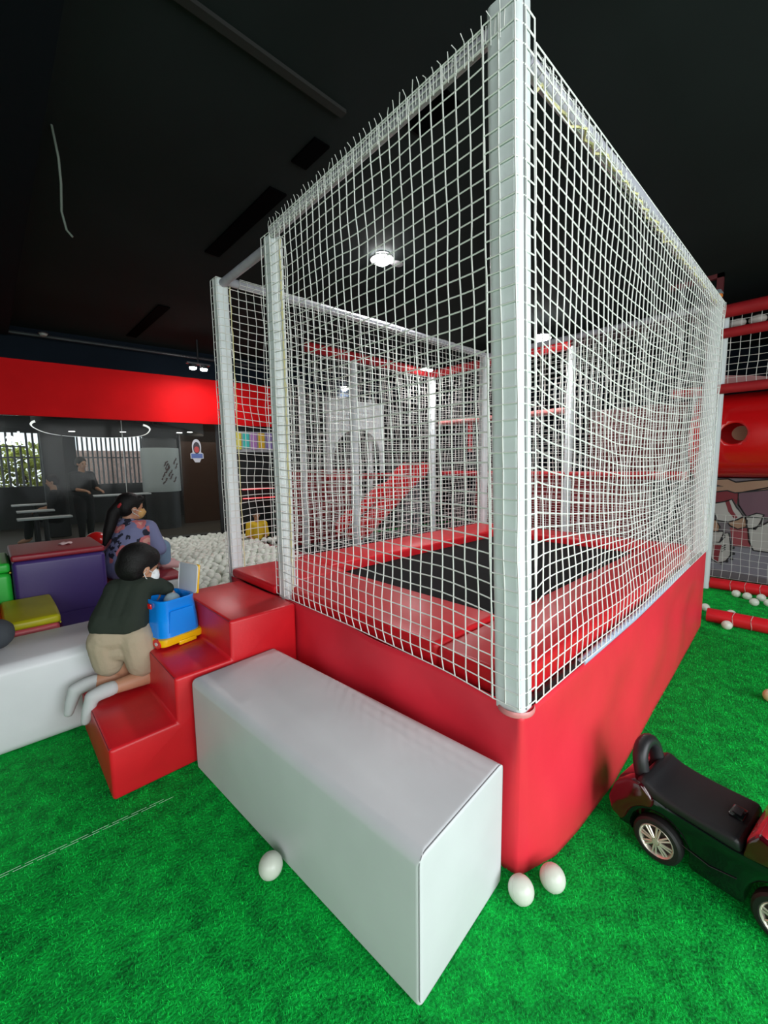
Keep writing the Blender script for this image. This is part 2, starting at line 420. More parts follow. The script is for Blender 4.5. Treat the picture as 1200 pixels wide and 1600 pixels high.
# top hem folded inward, dark inner frame, springs sleeve
MB().box((.03, .03, .0), (LX-.03, WY-.03, .56)).build('base_frame', DARK, tr, smooth=False)
def rail_path(pts, r, name, m, n=10): return MB().tube(pts, r, n).build(name, m, tr)
rail_path([(.035, WY-.03, .605), (.035, .05, .575)], .022, 'frame_bar', DARK)
rail_path([(.05, .03, .572), (1.2, .028, .572), (LX-.04, .03, .63)], .022, 'frame_bar', DARK)
rail_path([(.52, .012, .592), (1.2, .010, .598), (1.9, .012, .622), (2.5, .016, .645)], .017, 'edge_sleeve', BLUEW)
def pad(name, lo, hi, r=.025): return MB().box(lo, hi, r, 3).build(name, RED, tr)
pad('edge_pad', (.045, .40, .575), (.52, 1.75, .70))
pad('edge_pad', (.045, .05, .565), (2.80, .40, .69))
pad('edge_pad', (.52, 1.75, .60), (LX-.02, 2.19, .71))
pad('edge_pad', (2.75, .12, .60), (LX-.02, 1.75, .705))
pad('entrance_pad', (-.012, 1.60, .645), (.53, 2.20, .705), .02)
MB().box((.45, .35, .625), (2.80, 1.80, .64)).build('jumping_mat', BLACK, tr, smooth=False)
def pole(name, bx, by, tx, ty, s, z0, z1, sx=1, sy=1, wx=None):
    """square foam-sleeved pole; (bx,by) is its outer corner"""
    b = MB(); wr_ = (wx or s)/s
    def ring(cx, cy, z, k):
        pts = []
        rr = s*.2
        for qx, qy, a0 in ((1, 1, 0), (-1, 1, 90), (-1, -1, 180), (1, -1, 270)):
            for a in (0, 30, 60, 90):
                t = math.radians(a0+a)
                pts.append((cx+(qx*(s/2-rr)+rr*math.cos(t))*k*wr_, cy+(qy*(s/2-rr)+rr*math.sin(t))*k, z))
        return pts
    rings = []
    nz = 18
    for i in range(nz+1):
        v = i/nz
        k = 1+.007*math.sin(i*2.1+bx*9)+.005*math.sin(i*5.3)
        rings.append(ring(bx+(tx-bx)*v+sx*s*wr_/2, by+(ty-by)*v+sy*s/2, z0+(z1-z0)*v, k))
    rings = [[(bx+sx*s*wr_/2, by+sy*s/2, z0)]*16]+rings+[[(tx+sx*s*wr_/2, ty+sy*s/2, z1)]*16]
    m_ = b.bm; V = [[m_.verts.new(p) for p in rg] for rg in rings]
    for i in range(len(V)-1):
        for j in range(16):
            m_.faces.new((V[i][j], V[i][(j+1) % 16], V[i+1][(j+1) % 16], V[i+1][j]))
    bmesh.ops.remove_doubles(m_, verts=m_.verts, dist=1e-5)
    return b.build(name, POLE, tr)
FT = (-.036, .050)
pole('pole', .002, .003, FT[0], FT[1], .106, .585, 2.73, wx=.082)
pole('pole', .004, 1.50, .004, 1.51, .082, .63, 2.655)
pole('pole', .004, 2.215, .004, 2.225, .082, .58, 2.66)
pole('pole', LX-.04, 0.004, LX-.09, .008, .085, .64, 2.66)
pole('pole', LX-.02, 2.16, LX-.02, 2.16, .085, .64, 2.68)
# seam of the front pole's sleeve and tape at its foot
MB().tube([(.030, .001, .60), (-.008, .048, 2.71)], .0022, 5).build('sleeve_seam', SEAM, tr)
tb = MB().lathe([(.061, 0), (.0635, .006), (.0635, .014), (.060, .02)], (.05, .05, .575), 28).build('tape_band', mat('pink_tape', (.7, .25, .25), .3), tr)
zr = 2.655
rail_path([(-.012, .10, zr+.02), (.006, .7, zr+.012), (.018, 1.5, zr)], .022, 'top_rail', RAIL)
rail_path([(.045, 1.55, 2.632), (.045, 2.26, 2.632)], .026, 'top_rail', RAIL)
rail_path([(.02, .075, 2.60), (1.0, .045, 2.615), (LX-.05, .03, 2.63)], .024, 'top_rail', RAIL)
rail_path([(.05, 2.20, 2.64), (1.5, 2.19, 2.665), (LX+.03, 2.19, 2.67)], .027, 'top_rail', RAIL)
rail_path([(LX-.05, .03, 2.63), (LX+.02, 2.2, 2.66)], .026, 'top_rail', RAIL)
def wrap(p0, p1, r, c=.05, nv=6, seed=1, a0=-70, a1=160, left=True):
    """netting lashed round a rail"""
    p0, p1 = np.array(p0), np.array(p1); d = p1-p0; L = np.linalg.norm(d); d /= L
    out = np.cross(d, [0, 0, 1.]); out /= np.linalg.norm(out); up = np.cross(out, d)
    if not left: out = -out
    nu = int(L/c)+1; g = np.random.default_rng(seed); P = np.zeros((nu, nv, 3))
    for i in range(nu):
        for j in range(nv):
            a = math.radians(a0+(a1-a0)*j/(nv-1)); q = p0+d*(L*i/(nu-1)+.02*j/nv+g.normal()*.004)
            P[i, j] = q+(out*math.cos(a)+up*math.sin(a))*(r+.003+abs(g.normal())*.002)
    return net('net', P, tr, .0022, 4)
wrap((-.010, .16, 2.674), (.017, 1.49, 2.655), .022, seed=41, left=False)
wrap((.06, .073, 2.601), (LX-.10, .032, 2.629), .024, seed=42, left=True)
wrap((.14, 2.197, 2.642), (LX-.02, 2.19, 2.668), .027, seed=43, left=True)
o_ = .0
P = net_knots([(-.002, 1.50), (-.002, .110)], [(-.001, 1.50), (-.040, .160)], lambda u: np.interp(1.5-1.39*u, [0, .3, .9, 1.5], [.60, .632, .65, .655]), 2.685,
              .0545, .05, sag=.02, wob=.0028, normal=(-1, 0), bulge=-.02, slack=.03, seed=3)
net('net', P, tr, .0027)
# strip of the front net wrapping the corner pole, then the long right net
P = net_knots([(-.0025, .112), (-.0025, -.0005), (.09, -.0015)], [(-.040, .160), (-.040, .0465), (.052, .0455)], .61, 2.69, .048, .05, sag=0, wob=.0012, normal=(0, -1), seed=5)
net('net', P, tr, .0026)
P = net_knots([(.09, -.003), (LX+.03, -.003)], [(.052, .040), (LX-.04, -.002)], lambda u: np.interp(u*LX, [0, .1, .45, .9, 1.3, 2., 3.12], [.60, .60, .60, .588, .592, .622, .665]),
              lambda u: np.interp(u, [0, 1], [2.625, 2.645]), .056, .05, sag=.13, wob=.0034, normal=(0, -1), bulge=-.03, slack=.015, seed=8)
net('net', P, tr, .0026)
# wraps on the two left poles
P = net_knots([(-.002, 1.588), (-.002, 1.498), (.09, 1.498)], [(-.002, 1.598), (-.002, 1.508), (.09, 1.508)], .66, 2.66, .05, .05, wob=.0012, normal=(0, -1), seed=11)
net('net', P, tr, .0026)
P = net_knots([(-.002, 2.30), (-.002, 2.210), (.09, 2.210)], [(-.002, 2.31), (-.002, 2.220), (.09, 2.220)], .66, 2.66, .05, .05, wob=.0012, normal=(0, -1), seed=12)
net('net', P, tr, .0026)
P = net_knots([(.09, 2.21), (LX+.02, 2.20)], [(.09, 2.22), (LX+.02, 2.19)], .71, lambda u: np.interp(u, [0, 1], [2.655, 2.69]), .056, .05, sag=.06, wob=.006, normal=(0, -1), bulge=.0, seed=14)
net('net', P, tr, .0024)
P = net_knots([(LX+.03, .0), (LX+.03, 2.2)], [(LX+.03, .0), (LX+.03, 2.2)], .70, 2.66, .056, .05, sag=.05, wob=.006, normal=(1, 0), seed=17)
net('net', P, tr, .0024)
# cord whiskers over the front rail, yellowed lashing ropes
g_ = np.random.default_rng(3)
wl = []
for i in range(46):
    t = i/45; y = 1.50-1.40*t; x = -.001-.036*t
    h_ = .010*g_.random()
    wl.append([(x-.004, y, 2.62), (x-.006, y, 2.66), (x-.008, y, 2.69), (x-.012-h_*.8, y+.006*g_.normal(), 2.700+h_)]); wl.append([(x-.004, y-.012, 2.64), (x-.002, y-.012, 2.685), (x+.028, y-.01, 2.71), (x+.05, y-.008, 2.685)])
for i in range(70):
    t = i/69; x = .10+(LX-.2)*t; zz = 2.60+.03*t
    y_ = .045-.04*t
    wl.append([(x, y_-.004, zz-.02), (x, y_-.006, zz+.01), (x+.006, y_+.010, zz+.034), (x+.012, y_+.02, zz+.045+.012*g_.random())])
v, f = tube_arrays(np.array(wl), .0015, 4)
o = link('lashing_loops', fast_mesh('lashing_loops', v, f), CORD, tr); o['kind'] = 'stuff'
def rope(pts, r=.0032, name='lashing_rope', amp=.006, k=60, seed=2):
    fn, L = poly_path(pts); g = np.random.default_rng(seed)
    s = np.linspace(0, L, k); q = fn(s); q += g.normal(size=q.shape)*amp*.4
    return MB().tube(q.tolist(), r, 5).build(name, CORDY, tr)
rope([(.055, 1.490, .66), (.055, 1.502, 2.64)]); rope([(.048, 1.489, .66), (.060, 1.501, 2.64)], .0025, seed=4)
rope([(.088, 2.204, .70), (.090, 2.214, 2.62)], seed=5, r=.0026)
rope([(.10, .055, 2.565), (1.2, .03, 2.578), (2.9, .02, 2.60)], .005, amp=.022, k=70, seed=6)

# ------------------------------------------------------------------ foam furniture
def foam_box(name, lo, hi, m, label=None, cat=None, r=.03, rz=0., parent=None, puff=.006, R=None, seg=4):
    """upholstered foam block: rounded box with slightly swollen faces"""
    c = Vector([(lo[i]+hi[i])/2 for i in range(3)]); h = [(hi[i]-lo[i])/2 for i in range(3)]
    b = bmesh.new(); r = min(r, min(h)*.95)
    def ticks(H):
        arc_ = [H-r+r*math.tan(math.pi/4*k/seg) for k in range(seg+1)]
        inner = [(H-r)*(2*k/8-1) for k in range(1, 8)]
        if R: inner = sorted([x for x in inner if abs(x) < H-R*1.02]+[sg*(H-r-(R-r)*k/6) for k in range(1, 7) for sg in (-1, 1)])
        return [-x for x in arc_[::-1]]+inner+arc_
    T = [ticks(x) for x in h]
    for ax in range(3):
        a1, a2 = (ax+1) % 3, (ax+2) % 3
        for sg in (-1, 1):
            V = []
            for p in T[a1]:
                row = []
                for q in T[a2]:
                    c3 = [0, 0, 0]; c3[ax] = sg*h[ax]; c3[a1] = p; c3[a2] = q
                    k3 = [max(-(h[i]-r), min(h[i]-r, c3[i])) for i in range(3)]
                    d = Vector(c3)-Vector(k3); row.append(b.verts.new(Vector(k3)+d.normalized()*r))
                V.append(row)
            for i in range(len(V)-1):
                for j in range(len(V[0])-1): b.faces.new((V[i][j], V[i+1][j], V[i+1][j+1], V[i][j+1]))
    bmesh.ops.remove_doubles(b, verts=b.verts, dist=1e-5)
    if R:      # softer rounding of the two long top edges
        for v in b.verts:
            ex, ez = abs(v.co.x)-(h[0]-R), v.co.z-(h[2]-R)
            if ex > 0 and ez > 0:
                n_ = math.hypot(ex, ez)
                if n_ > R: v.co.x = math.copysign(h[0]-R+ex*R/n_, v.co.x); v.co.z = h[2]-R+ez*R/n_
    for v in b.verts:
        u = [v.co[i]/h[i] for i in range(3)]
        for i in range(3):
            j, k = (i+1) % 3, (i+2) % 3
            if i == 2 and u[2] < 0: continue
            v.co[i] += puff*(1-u[j]**2)*(1-u[k]**2)*u[i]
    M = Matrix.Translation(c) @ Matrix.Rotation(rz, 4, 'Z')
    mb = MB(); mb._merge(b, M)
    o = mb.build(name, m, parent)
    if label: tag(o, label, cat)
    return o
# near white bench (its yaw a couple of degrees)
nb = thing('white_bench', 'long white vinyl foam bench in front of the red trampoline skirt', 'bench', (-.505, .0056, 0), .070)
foam_box('foam_block', (-.005, -.006, .0005), (.452, 1.322, .444), WHITEV, r=.014, R=.034, parent=nb, puff=.006)
def rect_loop(x0, x1, z0, z1, y, r, n=5):
    pts = []
    for cx, cz, a0 in ((x1-r, z1-r, 0), (x0+r, z1-r, 90), (x0+r, z0+r, 180), (x1-r, z0+r, 270)):
        for i in range(n+1):
            a = math.radians(a0+90*i/n); pts.append((cx+r*math.cos(a), y, cz+r*math.sin(a)))
    return pts
for y in (-.002, 1.318):
    MB().tube(rect_loop(-.002, .449, .0035, .441, y, .026), .0016, 6, closed=True).build('seam', SEAM, nb)
# far white bench behind the steps
fb = thing('white_bench', 'long white vinyl foam bench along the left edge, behind the red steps', 'bench', (-.95, 2.3, 0))
foam_box('foam_block', (-1.85, 2.075, .002), (-.15, 2.56, .455), WHITEV, r=.045, parent=fb, puff=.01)
# red steps
st = thing('foam_steps', 'red vinyl foam steps climbing to the trampoline entrance', 'steps', (-.48, 1.7, 0))
prof = [(-.935, .002), (-.935, .236), (-.662, .236), (-.662, .452), (-.392, .452), (-.392, .652), (-.014, .652), (-.014, .002)]
MB().prism(prof, 1, 1.362, 2.06, .016, 3).build('step_block', RED, st)
for (x0, x1, z) in ((-.935, -.662, .236), (-.662, -.392, .452), (-.392, -.014, .652)):
    MB().tube([(x0+.004, 1.376, z-.003), (x1-.012, 1.376, z-.003)], .002, 5).build('seam', MAROON, st)
    MB().tube([(x0+.003, 1.376, z-.006), (x0+.003, 2.045, z-.006)], .002, 5).build('seam', MAROON, st)
# purple armchair block, yellow seat, green block, red-topped pit block
pc = thing('purple_foam_sofa', 'purple foam seat and backrest with a dark red top, behind far white bench', 'sofa', (-.86, 3.3, 0))
foam_box('backrest', (-1.135, 3.20, .002), (-.585, 3.80, .775), PURPLE, r=.03, parent=pc)
foam_box('top_cushion', (-1.135, 3.205, .776), (-.585, 3.82, .82), MAROON, r=.014, parent=pc, puff=.004)
foam_box('seat', (-.935, 2.62, .002), (-.60, 3.195, .36), PURPLE, r=.025, parent=pc)
ys = thing('yellow_foam_seat', 'square yellow-topped foam seat in front of the purple backrest', 'seat', (-1.06, 2.9, 0))
foam_box('cushion', (-1.215, 2.60, .465), (-.945, 3.19, .52), YELLOW, r=.018, parent=ys, puff=.006)
foam_box('base', (-1.205, 2.61, .002), (-.952, 3.18, .464), PINKRED, r=.02, parent=ys)
MB().tube([(-.948, 2.612, .463), (-.948, 3.18, .463)], .005, 6).build('piping', YELLOW, ys)
gb = thing('green_foam_block', 'bright green foam block left of the purple backrest', 'foam block', (-1.32, 3.5, 0))
foam_box('body', (-1.60, 3.22, .002), (-1.142, 3.75, .70), GREEN, r=.03, parent=gb)
foam_box('cap', (-1.60, 3.24, .702), (-1.142, 3.80, .77), GREEN, r=.02, parent=gb)
MB().tube([(-1.144, 3.245, .70), (-1.144, 3.76, .70)], .006, 6).build('piping', YELLOW, gb)
foam_box('red_foam_block', (-1.45, 2.66, .002), (-1.222, 3.16, .60), RED, 'red foam block at the left edge beside the yellow seat', 'foam block', r=.03)
pb = thing('pit_edge_block', 'white foam block with a dark red top at the ball pit edge', 'foam block', (-.2, 3.7, 0))
foam_box('body', (-.56, 3.37, .002), (.03, 4.06, .405), WHITEV, r=.02, parent=pb)
foam_box('top_cushion', (-.56, 3.365, .406), (.035, 4.07, .445), MAROON, r=.014, parent=pb, puff=.004)
foam_box('white_pit_wall', (-.52, 4.25, .002), (.02, 4.55, .55), WHITEV, 'low white foam wall behind the woman, right of the purple sofa', 'foam wall', r=.02)
cr = MB().grid(lambda u, v: (-.80+.045*v*math.cos(u*6.283)*(1+.2*math.sin(u*19)), 3.48+.03*v*math.sin(u*6.283), .829+.012*v*(1-v)*4+.004*v*math.sin(u*25)), 24, 6, True).build('crumpled_wrapper', mat('pale_pink_wrapper', (.7, .5, .5), .3))
tag(cr, 'crumpled pale wrapper lying on the dark red sofa top', 'wrapper')

# ------------------------------------------------------------------ balls
def ball_mesh(sub, r, m):
    b = MB().ball((0, 0, 0), r, sub); me = bpy.data.meshes.new('ball'); b.bm.to_mesh(me); b.bm.free()
    me.materials.append(m); me.polygons.foreach_set('use_smooth', [True]*len(me.polygons)); return me
def ball(loc, label, r=.041, m=BALLW, group=None, name='plastic_ball'):
    b = MB().ball((0, 0, 0), r, 4); seamb = MB().tube([(r*1.0*math.cos(a), r*math.sin(a)*.5, r*math.sin(a)*.866) for a in np.linspace(0, 2*math.pi, 41)[:-1]], .0006, 4, closed=True)
    o = b.build(name, m); o.location = loc; tag(o, label, 'ball', group)
    s = seamb.build('seam', mat('ball_seam', (.5, .52, .46), .4)); s.parent = o
    return o
ball((-.610, .600, .041), 'white plastic ball on turf touching the long side of the near white bench', .041)
ball((-.066, -.046, .041), 'white ball at the trampoline corner, nearer the white bench', .041)
ball((.045, -.100, .041), 'white ball at the trampoline corner, right one of the pair', .041)
R_B = .038
ball((3.20, -.165, R_B), 'white ball lying in front of the near red floor roller', R_B)
ball((2.02, -.512, R_B), 'cream coloured ball on open turf at the right edge', R_B, mat('cream_ball', (.70, .62, .36), .35))
ball((4.33, -.10, R_B), 'white ball before the far red roller, left end of the row', R_B)
ball((4.30, -.19, R_B), 'white ball before the far red roller, second from left', R_B)
ball((4.11, -.26, R_B), 'white ball before the far red roller, the one nearest the camera', R_B)
ball((4.33, -.295, R_B), 'white ball before the far red roller, fourth from left', R_B)
ball((4.17, -.36, R_B), 'white ball before the far red roller, half cut by the right frame edge', R_B)
ball((3.60, .045, R_B), 'white ball peeping over near red roller beside the trampoline skirt', R_B)
ball((3.55, -.15, R_B), 'white ball peeping over the middle of the near red roller', R_B)
# ball pit
BRAD = .043
pts = []
g_ = np.random.default_rng(21)
dx = BRAD*2.0; dy = dx*.866
for lay in (0, 1):
    j = 0
    y = 2.66
    while y < 6.1:
        x = .09+(dx/2 if (j+lay) % 2 else 0)
        while x < (1.28 if y < 4.6 else 1.72):
            xx = x+g_.normal()*.011; yy = y+g_.normal()*.011+(.02 if lay else 0)
            if yy < GY(xx)-.06 and not (xx > .9 and yy < 2.4) and not (1.35 < xx < 2.0 and 4.70 < yy < 5.4):
                z = .33+.03*math.sin(xx*2.1+yy*1.3)+.035*math.sin(yy*2.2-xx)+.05*max(0, (xx-.9)/.8)*(1 if xx < 2 else 1)+g_.uniform(-.018, .018)-lay*.055
                pts.append((xx, yy, z, lay))
            x += dx
        y += dy; j += 1
def pix(p):
    d = Vector(p)-Vector(CAM_POS); z = d.dot(F_)
    return 600+FPX*d.dot(R_)/z, 800-FPX*d.dot(U_)/z, z
cand = []
for i, p in enumerate(pts):
    if p[3]: continue
    u, v, z = pix(p[:3])
    if (205 < u < 358) or (372 < u < 440): cand.append((z, i))
cand.sort(); own = {i for _, i in cand[:300]}
bm_ = ball_mesh(3, BRAD, BALLP); first = True
for i in sorted(own):
    o = bpy.data.objects.new('pit_ball', bm_); COL.objects.link(o); o.location = pts[i][:3]; o.rotation_euler = tuple(g_.uniform(0, 6, 3))
    tag(o, 'white plastic ball lying in the ball pit', 'ball', 'white balls in the ball pit')
ico = bmesh.new(); bmesh.ops.create_icosphere(ico, subdivisions=2, radius=BRAD)
bv = np.array([v.co[:] for v in ico.verts]); bf = np.array([[v.index for v in f.verts] for f in ico.faces]); ico.free()
rest = np.array([p[:3] for i, p in enumerate(pts) if i not in own])
v = (rest[:, None, :]+bv[None]).reshape(-1, 3); f = (bf[None]+(np.arange(len(rest))*len(bv))[:, None, None]).reshape(-1, 3)
o = link('pit_balls', fast_mesh('pit_balls', v, f), BALLP); tag(o, 'white plastic balls filling the rest of the ball pit', 'balls', kind='stuff')
for pl in o.data.polygons: pl.use_smooth = True
MB().box((.06, 2.60, 0), (1.30, 6.0, .20)).build('pit_floor_pad', mat('grey_pit_pad', (.35, .37, .34), .7), smooth=False)
tag(bpy.data.objects['pit_floor_pad'], 'grey padded floor under the ball pit balls', 'mat')

pw = thing('pit_wall', 'low dark red padded wall at the far right side of the ball pit', 'foam wall', (1.37, 3.7, 0))
foam_box('pad', (1.33, 2.62, .002), (1.42, 4.60, .40), MAROON, r=.02, parent=pw)
MB().tube([(1.375, 2.64, .402), (1.375, 4.58, .402)], .004, 6).build('seam', SEAM, pw)
tag(MB().prism([(1.45, 2.28), (3.30, 2.28), (3.30, .50), (7.6, .50), (7.6, 5.4), (1.45, 5.9)], 2, .0, .03, .008).build('black_floor_mat', mat('black_mat', (.012, .012, .013), .8)), 'black padded mat on the floor behind the trampoline, beyond the pit wall', 'mat')
# ------------------------------------------------------------------ toy bucket
BX, BY, BZ, BROT = -.525, 1.868, .456, math.radians(14)
BSC = 1.10
bk = thing('toy_box', 'blue plastic toy box with yellow wheeled base, on the middle red step', 'toy box', (BX, BY, BZ), BROT)
def rr(w, d, r, z, n=5):
    pts = []
    for cx, cy, a0 in ((w/2-r, d/2-r, 0), (-w/2+r, d/2-r, 90), (-w/2+r, -d/2+r, 180), (w/2-r, -d/2+r, 270)):
        for i in range(n+1):
            a = math.radians(a0+90*i/n); pts.append((cx+r*math.cos(a), cy+r*math.sin(a), z))
    return pts
def loft(rings, name, m, parent, close_bottom=True, close_top=False):
    b = MB(); V = [[b.bm.verts.new(p) for p in rg] for rg in rings]; n = len(rings[0])
    for i in range(len(V)-1):
        for j in range(n): b.bm.faces.new((V[i][j], V[i][(j+1) % n], V[i+1][(j+1) % n], V[i+1][j]))
    if close_bottom: b.bm.faces.new(V[0][::-1])
    if close_top: b.bm.faces.new(V[-1])
    return b.build(name, m, parent)
loft([rr(.212, .185, .045, .045), rr(.206, .180, .045, .12), rr(.184, .165, .042, .222), rr(.188, .169, .044, .226), rr(.188, .169, .044, .238), rr(.181, .162, .042, .241), rr(.162, .145, .036, .238), rr(.172, .155, .036, .06)],
     'tub', BLUEP, bk, True, True)
loft([rr(.222, .195, .03, .012), rr(.226, .2, .03, .03), rr(.224, .197, .03, .048), rr(.206, .18, .03, .052)], 'base', YELP, bk, True, True)
for sx in (-.1135, .1035):
    for sy in (-.06, .06):
        wh = MB().cyl((sx, sy, .026), (sx+.010, sy, .026), .025, n=18).build('wheel', REDP, bk)
        MB().cyl((sx-.003, sy, .026), (sx+.013, sy, .026), .009, n=12).build('hub', WHITEV, wh)
MB().box((-.03, -.104, .0), (.06, -.094, .022), .003).build('skid', YELP, bk)
MB().box((-.103, -.02, .195), (-.094, .012, .222), .004).build('latch', REDP, bk)
MB().prism([(-.07, .075), (.07, .075), (.058, .185), (-.058, .185)], 1, -.0925, -.0905, .0, M=None).build('front_panel', BLUEP, bk)
LM = Matrix.Translation((.100, -.008, .232)) @ Matrix.Rotation(math.radians(-90), 4, 'Z') @ Matrix.Rotation(math.radians(-7), 4, 'X')
lidb = MB().box((-.066, .0, 0), (.066, .012, .158), .006, 3, M=LM).build('lid', YELP, bk)
MB().box((-.062, -.006, .005), (.062, .001, .153), .004, 2, M=LM).build('lid_liner', mat('milky_liner', (.55, .58, .66), .3), lidb)
MB().tube([(LM @ Vector(p))[:] for p in rect_loop(-.064, .064, .003, .156, -.004, .015)], .0035, 6, closed=True).build('lid_rim', WHITEV, lidb)
tag(MB().ball((0, 0, 0), .044, 4).build('plastic_ball', mat('grey_blue_ball', (.35, .46, .52), .35)), 'pale grey ball inside the blue toy box', 'ball').location = (BX+.02, BY+.0, BZ+.215)

bk.scale = (BSC*1.02, BSC*1.24, BSC*.95)
# ------------------------------------------------------------------ ride-on car (local frame: x forward, y its left, heading away from the skirt)
CROT = math.atan2(-.990, -.143)
car = thing('ride_on_car', 'black and maroon ride-on toy car on the turf at the right edge', 'toy car', (.534, -.330, 0), CROT)
def arc(cx, cz, r, a0, a1, n=10):
    return [(cx+r*math.cos(math.radians(a0+(a1-a0)*i/n)), cz+r*math.sin(math.radians(a0+(a1-a0)*i/n))) for i in range(n+1)]
WZ, WR, WB = .078, .078, .335
low = [(-.135, .055)]+[(-.092, .055)]+arc(0, WZ, .094, 195, -15)+[(.1, .040), (WB-.1, .040)]+arc(WB, WZ, .094, 195, -15)+[(WB+.13, .06), (WB+.14, .12), (WB+.10, .185), (WB-.04, .215), (.20, .205), (.02, .212), (-.08, .225), (-.15, .16)]
MB().prism(low, 1, -.118, .118, .008, 2).build('body', CARBLK, car)
rear = [(-.158, .085), (-.172, .135), (-.152, .205), (-.105, .252), (-.06, .258), (-.035, .235), (-.02, .215)]+arc(0, WZ, .108, 102, 172, 6)+[(-.118, .07)]
for s in (-1, 1):
    MB().prism(rear, 1, s*.075, s*.134, .012, 3).build('rear_fender', CARRED, car)
MB().prism([(-.158, .085), (-.176, .135), (-.158, .205), (-.105, .250), (-.06, .235), (-.06, .09)], 1, -.08, .08, .012, 3).build('tail_panel', CARRED, car)
stp = [(-.085, .235), (-.078, .268), (-.055, .276), (-.02, .258), (.04, .249), (.12, .246), (.20, .248), (.222, .244), (.228, .20), (-.02, .21)]
MB().prism(stp, 1, -.122, .122, .016, 3).build('seat', SEATB, car)
lt = MB().box((.165, -.03, .243), (.205, .032, .258), .005).build('seat_latch', CARBLK, car)
MB().box((.172, -.018, .257), (.196, .02, .262), .002).build('latch_slot', DARK, lt)
def loop_tube(pts, rx, ry, name, m, parent, n=12):
    """tube with an elliptic section: rx across the plane (local x), ry in it"""
    b = MB(); P_ = [Vector(p) for p in pts]; rg = []
    for i, p in enumerate(P_):
        t = (P_[min(i+1, len(P_)-1)]-P_[max(i-1, 0)]).normalized()
        a = Vector((1, 0, .25)).normalized(); a = (a-t*a.dot(t)).normalized(); c = t.cross(a)
        rg.append([b.bm.verts.new(p+a*rx*math.cos(2*math.pi*k/n)+c*ry*math.sin(2*math.pi*k/n)) for k in range(n)])
    for i in range(len(rg)-1):
        for k in range(n): b.bm.faces.new((rg[i][k], rg[i][(k+1) % n], rg[i+1][(k+1) % n], rg[i+1][k]))
    b.bm.faces.new(rg[0]); b.bm.faces.new(rg[-1][::-1])
    return b.build(name, m, parent)
hp = []
for i in range(25):
    a = math.pi*i/24
    zz = .245+.098*min(1, math.sin(a)**.55) if 0 < i < 24 else .235
    hp.append((-.080-.028*(zz-.24)/.12, .064*math.cos(a), zz))
loop_tube(hp, .026, .024, 'backrest_handle', SEATB, car)
hood = [(.232, .19), (.232, .262), (.262, .300), (.275, .300), (.33, .268), (WB+.10, .225), (WB+.142, .15), (WB+.142, .12), (WB+.08, .19)]
MB().prism(hood, 1, -.112, .112, .012, 3).build('hood', CARHOOD, car)
MB().prism([(.228, .205), (.238, .262), (.262, .298), (.30, .284), (.34, .235), (.30, .215)], 1, -.126, .126, .008, 2).build('dashboard', CARRED, car)
MB().prism([(.30, .19), (.335, .245), (WB+.07, .222), (WB+.10, .18)], 1, -.132, -.10, .006, 2).build('headlight', mat('chrome_lens', (.6, .62, .66), .12, .8), car)
MB().prism([(.30, .19), (.335, .245), (WB+.07, .222), (WB+.10, .18)], 1, .10, .132, .006, 2).build('headlight', mat('chrome_lens', (.6, .62, .66), .12, .8), car)
MB().tube([(.02, -.1195, .10), (.06, -.1205, .115), (.15, -.1205, .10), (.22, -.1195, .115)], .0015, 5).build('door_line', DARK, car)
SWM = Matrix.Translation((.325, 0, .372)) @ Matrix.Rotation(math.radians(-38), 4, 'Y')
sw = MB().tube([(.062*math.cos(a), .078*math.sin(a), 0) for a in np.linspace(0, 2*math.pi, 33)[:-1]], .014, 10, closed=True, M=SWM).build('steering_wheel', SEATB, car)
MB().cyl((0, 0, -.012), (0, 0, .012), .03, n=18, M=SWM).box((-.008, -.078, -.006), (.008, .078, .006), .003, M=SWM).cyl((0, 0, -.075), (0, 0, 0), .016, n=12, M=SWM).build('steering_hub', SEATB, sw)
def car_wheel(x, s):
    y = s*.118
    W = Matrix.Translation((x, y, WZ)) @ Matrix.Rotation(math.radians(-90*s), 4, 'X')   # local z points outward
    wh = MB().lathe([(.050, -.026), (.070, -.026), (.077, -.018), (.078, 0), (.077, .012), (.070, .019), (.058, .020), (.054, .014), (.050, -.026)], n=32, M=W).build('wheel', RUBBER, car)
    MB().lathe([(.0, .004), (.053, .004), (.053, .006), (0, .006)], n=28, M=W).build('wheel_disc', mat('dark_hubcap', (.05, .035, .03), .3), wh)
    MB().lathe([(.047, .006), (.050, .016), (.054, .019), (.057, .016), (.056, .006)], n=32, M=W).build('rim', CHROME, wh)
    for k in range(16):
        a = 2*math.pi*k/16+.1
        MB().tube([(.012*math.cos(a), .012*math.sin(a), .017), (.05*math.cos(a+.08*(1 if k % 2 else -1)), .05*math.sin(a+.08*(1 if k % 2 else -1)), .013)], .0036, 5, M=W).build('spoke', CHROME, wh)
    MB().lathe([(0, .021), (.010, .020), (.014, .014), (.014, .006)], n=16, M=W).build('hub_cap', CHROME, wh)
for x in (0, WB):
    for s in (-1, 1): car_wheel(x, s)

